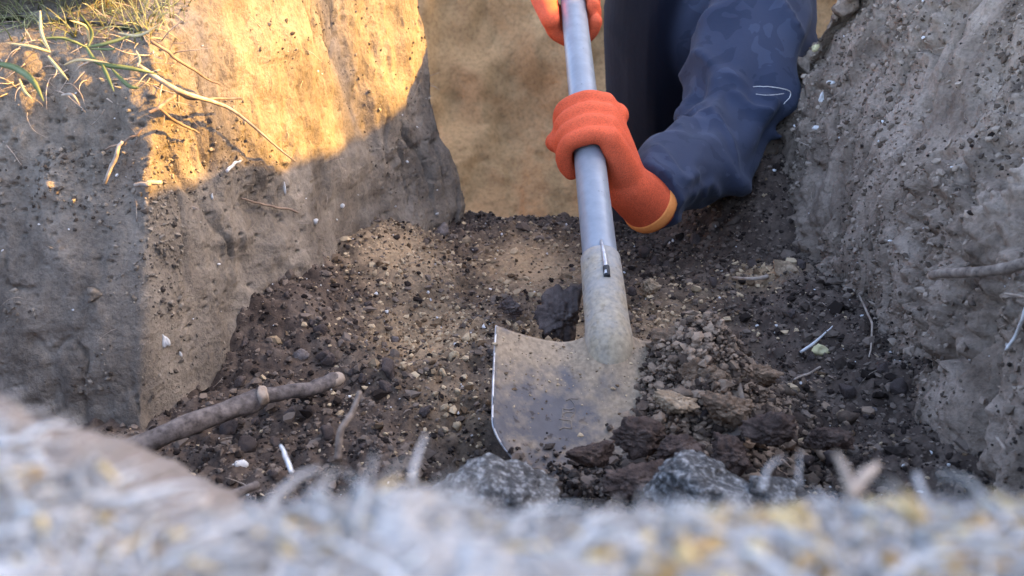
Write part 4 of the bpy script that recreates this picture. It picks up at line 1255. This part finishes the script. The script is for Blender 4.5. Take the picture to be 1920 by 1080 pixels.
tube_obj('root', floor_rows([(1490, 712, 3), (1515, 702, 3.5), (1540, 688, 3)], 0.005), M['root'], n=12, wob=0.001, label='short pale root below the yellow leaf scrap', category='root')
tube_obj('root', floor_rows([(1375, 521, 4), (1410, 523, 5), (1440, 518, 6)], 0.006), M['root'], n=12, wob=0.001, label='pale horizontal root stub beside the tan crumbling lump', category='root')
tube_obj('root', depth_rows([(526, 835, 0.50, 3), (538, 858, 0.49, 4.5), (547, 885, 0.48, 4)]), M['white'], n=12, wob=0.0006, label='short pale curled root below the branch end', category='root')
def wall_rows(P, Nn, rows, off):
    out = []
    for px, py, rp in rows:
        p, k = on_sheet(P, px, py)
        d = p.y * CP - p.z * SP - off
        out.append((*at(px, py, d), rp * d / FPX))
    return out
tube_obj('root', depth_rows([(1470, 196, 1.11, 0.6), (1480, 182, 1.108, 0.8), (1482, 172, 1.105, 0.9), (1462, 166, 1.09, 0.9), (1436, 163, 1.085, 0.8), (1412, 162, 1.08, 0.6)]), M['white'], n=30, wob=0.001, label='white thread-like root dangling before the dark sleeve', category='root')
tube_obj('root', depth_rows([(1418, 177, 1.075, 0.5), (1440, 179, 1.08, 0.7), (1470, 176, 1.095, 0.7)]), M['white'], n=12, wob=0.0005, label='short white root thread below the dangling one', category='root')
tube_obj('root', wall_rows(RW, RWN, [(1886, 658, 2.5), (1905, 625, 3), (1918, 592, 3.5), (1935, 560, 3)], 0.02), M['white'], n=16, wob=0.001, label='white forked root on the right wall under the stick', category='root')
tube_obj('root', wall_rows(RW, RWN, [(1885, 549, 2), (1905, 553, 2.5), (1935, 558, 2.5)], 0.015), M['root'], n=12, wob=0.001, label='thin pale root on the right wall just under the stick', category='root')
tube_obj('root', wall_rows(RW, RWN, [(1868, 818, 3), (1880, 838, 3), (1890, 852, 2)], 0.01), M['root'], n=10, wob=0.001, label='short straight pale root low on the right wall', category='root')

# roots hanging over the sunlit left wall
for rows, off, mat, lab in (
        ([(258, 122, 4), (330, 168, 5), (400, 192, 4), (450, 216, 3), (552, 302, 1.5)], 0.030, 'root', 'long pale root running down across the sunlit wall'),
        ([(286, 80, 3), (340, 118, 3), (412, 160, 1.5)], 0.022, 'root_dark', 'thin dark root high on the sunlit wall'),
        ([(296, 150, 3), (360, 186, 3), (450, 183, 2)], 0.026, 'root_dark', 'dark root bending level on the sunlit wall'),
        ([(280, 208, 3), (308, 196, 4), (328, 180, 3)], 0.030, 'root_dark', 'short dark root stub at the edge of the sunlit wall'),
        ([(302, 205, 3), (335, 232, 3), (372, 250, 1.5)], 0.02, 'root_dark', 'short dark root below the level one on the sunlit wall'),
        ([(425, 322, 3), (438, 310, 3), (453, 302, 2)], 0.008, 'white', 'small pale straw near the lower edge of sunlight'),
        ([(455, 374, 2), (500, 384, 2.2), (560, 398, 2)], 0.006, 'root_dark', 'thin dark rootlet in the shade below the sunlit wall'),
        ([(195, 345, 3), (215, 300, 4), (230, 265, 3)], 0.012, 'root', 'pale root lying along the grey left wall'),
        ([(200, 280, 2), (235, 268, 2.5), (268, 240, 2)], 0.01, 'root_dark', 'thin branching rootlet on the grey left wall'),
        ([(255, 350, 4), (280, 346, 5), (302, 343, 4)], 0.012, 'root', 'pale flat straw at the edge between shade and sun')):
    tube_obj('root', wall_rows(LW, LWN, rows, off), M[mat], n=24, wob=0.0018, sides=7, label=lab, category='root')

# ------------------------------------------------------------------ grass on the left rim
def blade_ribbon(rows, width, name, mat, **props):
    c = spline(np.asarray(rows, float), 16)
    t, nn, bb = frames(c)
    w = width * np.sin(np.linspace(0.35, math.pi - 0.03, 16)) ** 0.7
    side_v = np.cross(t, np.array([0.2, -1, 0.3])); side_v /= np.linalg.norm(side_v, axis=1, keepdims=True)
    up_v = np.cross(side_v, t)
    A, B, C_ = c - side_v * w[:, None], c - up_v * (w * 0.35)[:, None], c + side_v * w[:, None]
    V = np.concatenate([A, B, C_, B + up_v * 0.0003])
    F = []
    for k in range(15):
        F += [(k, k + 1, 16 + k + 1, 16 + k), (16 + k, 16 + k + 1, 32 + k + 1, 32 + k), (32 + k, 32 + k + 1, 48 + k + 1, 48 + k), (48 + k, 48 + k + 1, k + 1, k)]
    return raw_mesh(name, V, F)
tuft = empty('grass_tuft', at(160, 85, 0.70), label='green grass tuft with long drooping blades on the left rim', category='grass')
def tuft_blade(rows, width, mat, d0=0.69):
    pts = [tuple(at(px, py, d0 + dd) - tuft.location) for px, py, dd in rows]
    o = link('grass_blade', blade_ribbon(pts, width, 'grass_blade', mat), M[mat], tuft)
for rows, w, mat in (
        ([(165, 90, 0), (120, 72, -0.01), (70, 73, -0.02)], 0.0012, 'grass_green'), ([(165, 88, 0), (205, 80, 0), (272, 58, 0.01)], 0.0014, 'grass_green'),
        ([(160, 86, 0), (185, 118, -0.01), (245, 128, -0.01), (300, 140, 0.0)], 0.0019, 'grass_green'), ([(168, 80, 0), (160, 50, -0.01), (130, 38, -0.02)], 0.0012, 'grass_dry'),
        ([(190, 118, -0.01), (200, 140, -0.015), (214, 172, -0.02)], 0.0015, 'grass_green'), ([(210, 130, 0), (240, 160, -0.01), (262, 165, -0.01)], 0.0016, 'grass_green'),
        ([(75, 20, 0), (78, 62, -0.02), (95, 98, -0.03)], 0.0013, 'grass_dry'), ([(95, 98, -0.02), (60, 88, -0.03), (10, 80, -0.03)], 0.0012, 'grass_dry'),
        ([(-20, 118, -0.02), (25, 126, -0.03), (60, 150, -0.04), (82, 190, -0.04)], 0.0026, 'grass_green'), ([(36, 148, -0.03), (45, 170, -0.03), (60, 185, -0.03)], 0.0012, 'grass_dry'),
        ([(165, 88, 0), (172, 60, 0), (150, 25, -0.01)], 0.0013, 'grass_green'), ([(222, 62, 0.01), (262, 66, 0), (300, 45, 0)], 0.0012, 'grass_dry'),
        ([(90, 105, -0.01), (110, 130, -0.02), (128, 150, -0.02)], 0.0014, 'grass_dry'), ([(120, 122, 0.0), (150, 112, -0.02), (205, 118, -0.02)], 0.0012, 'grass_dry'),
        ([(255, 95, 0.01), (262, 112, 0.0), (258, 125, -0.01)], 0.0010, 'grass_dry'), ([(170, 92, 0), (210, 92, -0.01), (216, 88, -0.015)], 0.0010, 'grass_green'),
        ([(115, 178, -0.01), (135, 178, -0.02), (150, 198, -0.02)], 0.0012, 'root')):
    tuft_blade(rows, w, mat)

# tangle of dead roots under the turf, and the turf itself
r_ = np.random.default_rng(121)
n = 420
xx = r_.uniform(-0.62, -0.30, n)
kk = r_.uniform(0.45, 1.0, n)
pts, drs = [], []
cand = np.argwhere((LW[..., 2] > -0.17) & (LW[..., 2] < -0.072) & (LW[..., 0] > -0.62) & (LW[..., 0] < -0.285) & (LW[..., 1] < 0.80))
sel = cand[r_.integers(0, len(cand), n)]
zz = LW[sel[:, 0], sel[:, 1], 2]
keep = r_.uniform(0, 1, n) < np.clip((zz + 0.18) / 0.09, 0, 1) ** 1.5
sel = sel[keep]
st = LW[sel[:, 0], sel[:, 1]]
dr = r_.normal(0, 1, (len(st), 3)) + np.array([0.2, -0.9, 0.1])
link('dead_roots', fibre_mesh('dead_roots', st, dr, r_.uniform(0.012, 0.045, len(st)), r_.uniform(0.0003, 0.0008, len(st)), 122, seg=8, curl=1.5, droop=1.2), M['root'], kind='stuff', label='tangle of dead roots hanging under the turf rim', category='roots')
cand = np.argwhere((LW[..., 2] > -0.10) & (LW[..., 0] > -0.98) & (LW[..., 1] > 0.70) & (LW[..., 1] < 1.35) & (np.arange(330)[:, None] > 268))
def turf(nm, n, seed, mat, lmin, lmax, wid, lab):
    r = np.random.default_rng(seed)
    sel = cand[r.integers(0, len(cand), n)]
    st = LW[sel[:, 0], sel[:, 1]]
    d = r.normal(0, 0.55, (n, 3)) + np.array([0, -0.1, 1.0])
    link(nm, fibre_mesh(nm, st, d, r.uniform(lmin, lmax, n), r.uniform(wid * 0.6, wid, n), seed + 1, seg=5, sides=3, curl=0.7, droop=0.9), M[mat], kind='stuff', label=lab, category='grass')
turf('turf_grass', 3200, 131, 'grass_turf', 0.012, 0.038, 0.0008, 'short yellow-green grass in sunlight on the left bank')

# ------------------------------------------------------------------ pale dry grass on the near bank
r_ = np.random.default_rng(141)
def near_fibres(nm, n, seed, mat, lmin, lmax, rad, lab, ylo=0.055, dens_x=0.125, upk=0.6, xlo=None):
    r = np.random.default_rng(seed)
    x = r.uniform(-dens_x if xlo is None else xlo, dens_x, n)
    yed = np.interp(x, [e[0] for e in edge_px], [e[1] for e in edge_px])
    y = yed - np.abs(r.normal(0, 0.018, n)) - 0.005
    z = -0.086 + 0.001 * r.normal(0, 1, n)
    # a thinner cover over the bare earth at the left
    k = r.uniform(0, 1, n) < 1 - 0.78 * bare_at(x, y)
    st = np.stack([x, y, z], -1)[k]
    d = r.normal(0, 1, (len(st), 3)) * np.array([1, 0.8, 0.16]) * 1.0 + np.array([0, 0.1, upk])
    link(nm, fibre_mesh(nm, st, d, np.minimum(r.uniform(lmin, lmax, len(st)), 0.0035 + np.clip(yed[k] - y[k], 0, 1)), r.uniform(rad * 0.4, rad, len(st)), seed + 1, seg=7, sides=5, curl=0.9, droop=1.8, floor=-0.0875), M[mat], kind='stuff', label=lab, category='grass')
near_fibres('flat_straw', 2200, 147, 'straw', 0.012, 0.036, 0.0007, 'broad flattened bleached grass stems at the very front', upk=0.02)
near_fibres('dry_grass', 2600, 143, 'straw', 0.006, 0.022, 0.0005, 'bleached matted dry grass at the very front', upk=0.10)
near_fibres('straw_litter', 420, 151, 'leaf_sun_fleck', 0.004, 0.012, 0.0008, 'yellow straw litter among the bleached grass', upk=0.1)
near_fibres('sun_fleck_litter', 300, 171, 'leaf_sun_fleck', 0.006, 0.018, 0.0018, 'yellow scraps on the near bank coloured in place of sun flecks', upk=0.05, xlo=0.02)  # yellow colour stands in for flecks of sunlight at the right
near_fibres('pale_litter', 120, 173, 'straw', 0.006, 0.018, 0.0012, 'pale curled scraps of dead leaf on the near bank', upk=0.05)
# single pieces that stand out at the front
def straw_piece(rows, label, mat='straw', w=0.0006, name='straw', cat='straw'):
    tube_obj(name, [(*at(px, py, d), 0.7 * rp * d / FPX * (1.0 - 0.6 * q_ / max(1, len(rows) - 1))) for q_, (px, py, d, rp) in enumerate(rows)], M[mat], n=22, wob=0.0004, sides=8, label=label, category=cat)
straw_piece([(1600, 950, 0.17, 16), (1588, 895, 0.172, 20), (1565, 850, 0.175, 12)], 'fluffy tan seed head leaning away at the front', mat='root', name='seed_head', cat='seed head')
straw_piece([(1590, 930, 0.17, 18), (1620, 895, 0.172, 24), (1648, 868, 0.174, 18)], 'broad tan seed head standing above the front grass', mat='root', name='seed_head', cat='seed head')
straw_piece([(1428, 920, 0.20, 6), (1440, 880, 0.203, 7), (1470, 858, 0.206, 5)], 'pale straw arching up before the reddish pile')
straw_piece([(1498, 915, 0.21, 4), (1498, 880, 0.212, 4), (1500, 850, 0.214, 3)], 'thin straw standing upright before the dark clods')
straw_piece([(770, 905, 0.19, 10), (778, 865, 0.195, 11), (798, 815, 0.2, 7)], 'pale straw standing in front of the left soil slope')
straw_piece([(500, 960, 0.165, 12), (545, 905, 0.168, 14), (600, 880, 0.17, 10)], 'thick pale straw lying along the grass edge below the branch end')
straw_piece([(370, 990, 0.16, 13), (380, 950, 0.165, 14), (395, 925, 0.17, 10)], 'stubby pale straw beside the bare brown earth', mat='root')
straw_piece([(1715, 890, 0.175, 8), (1740, 935, 0.17, 12), (1775, 985, 0.165, 12)], 'long pale straw pointing up at the rightmost front')

# ------------------------------------------------------------------ unseen trees added so their trunks cast bands on the sunlit wall
sun_h = Vector((SUN_AZ.x, SUN_AZ.y, 0))
def add_shade_tree(px, py, dist, r0, lab, seed):
    p, _ = on_sheet(LW, px, py)
    b = p + sun_h * dist
    t = empty('shade_tree', (b.x, b.y, -0.12), label=lab, category='tree')
    rr = random.Random(seed)
    rows = [(rr.uniform(-0.01, 0.01), rr.uniform(-0.01, 0.01), h, r0 * (1.15 - 0.17 * h)) for h in (0, 0.9, 1.8, 2.7, 3.6, 4.4)]
    v, f = tube_arrays(rows, n=30, sides=12)
    link('trunk', raw_mesh('trunk', v, f), M['bark'], t)
    parts = []
    for k in range(14):
        h = rr.uniform(3.2, 4.3); a = rr.uniform(0, 6.28); L = rr.uniform(0.4, 1.0)
        parts.append(tube_arrays([(0, 0, h, 0.012), (math.cos(a) * L * 0.5, math.sin(a) * L * 0.5, h + L * 0.4, 0.008), (math.cos(a) * L, math.sin(a) * L, h + L * 1.0, 0.003)], n=8, sides=6))
    V, F = join_arrays(parts)
    link('crown', raw_mesh('crown', V, F), M['bark'], t)
add_shade_tree(392, 170, 4.2, 0.019, 'added slim tree out of view casting the nearer shade band', 1)
add_shade_tree(652, 130, 4.6, 0.027, 'added slim tree out of view casting the farther shade band', 2)
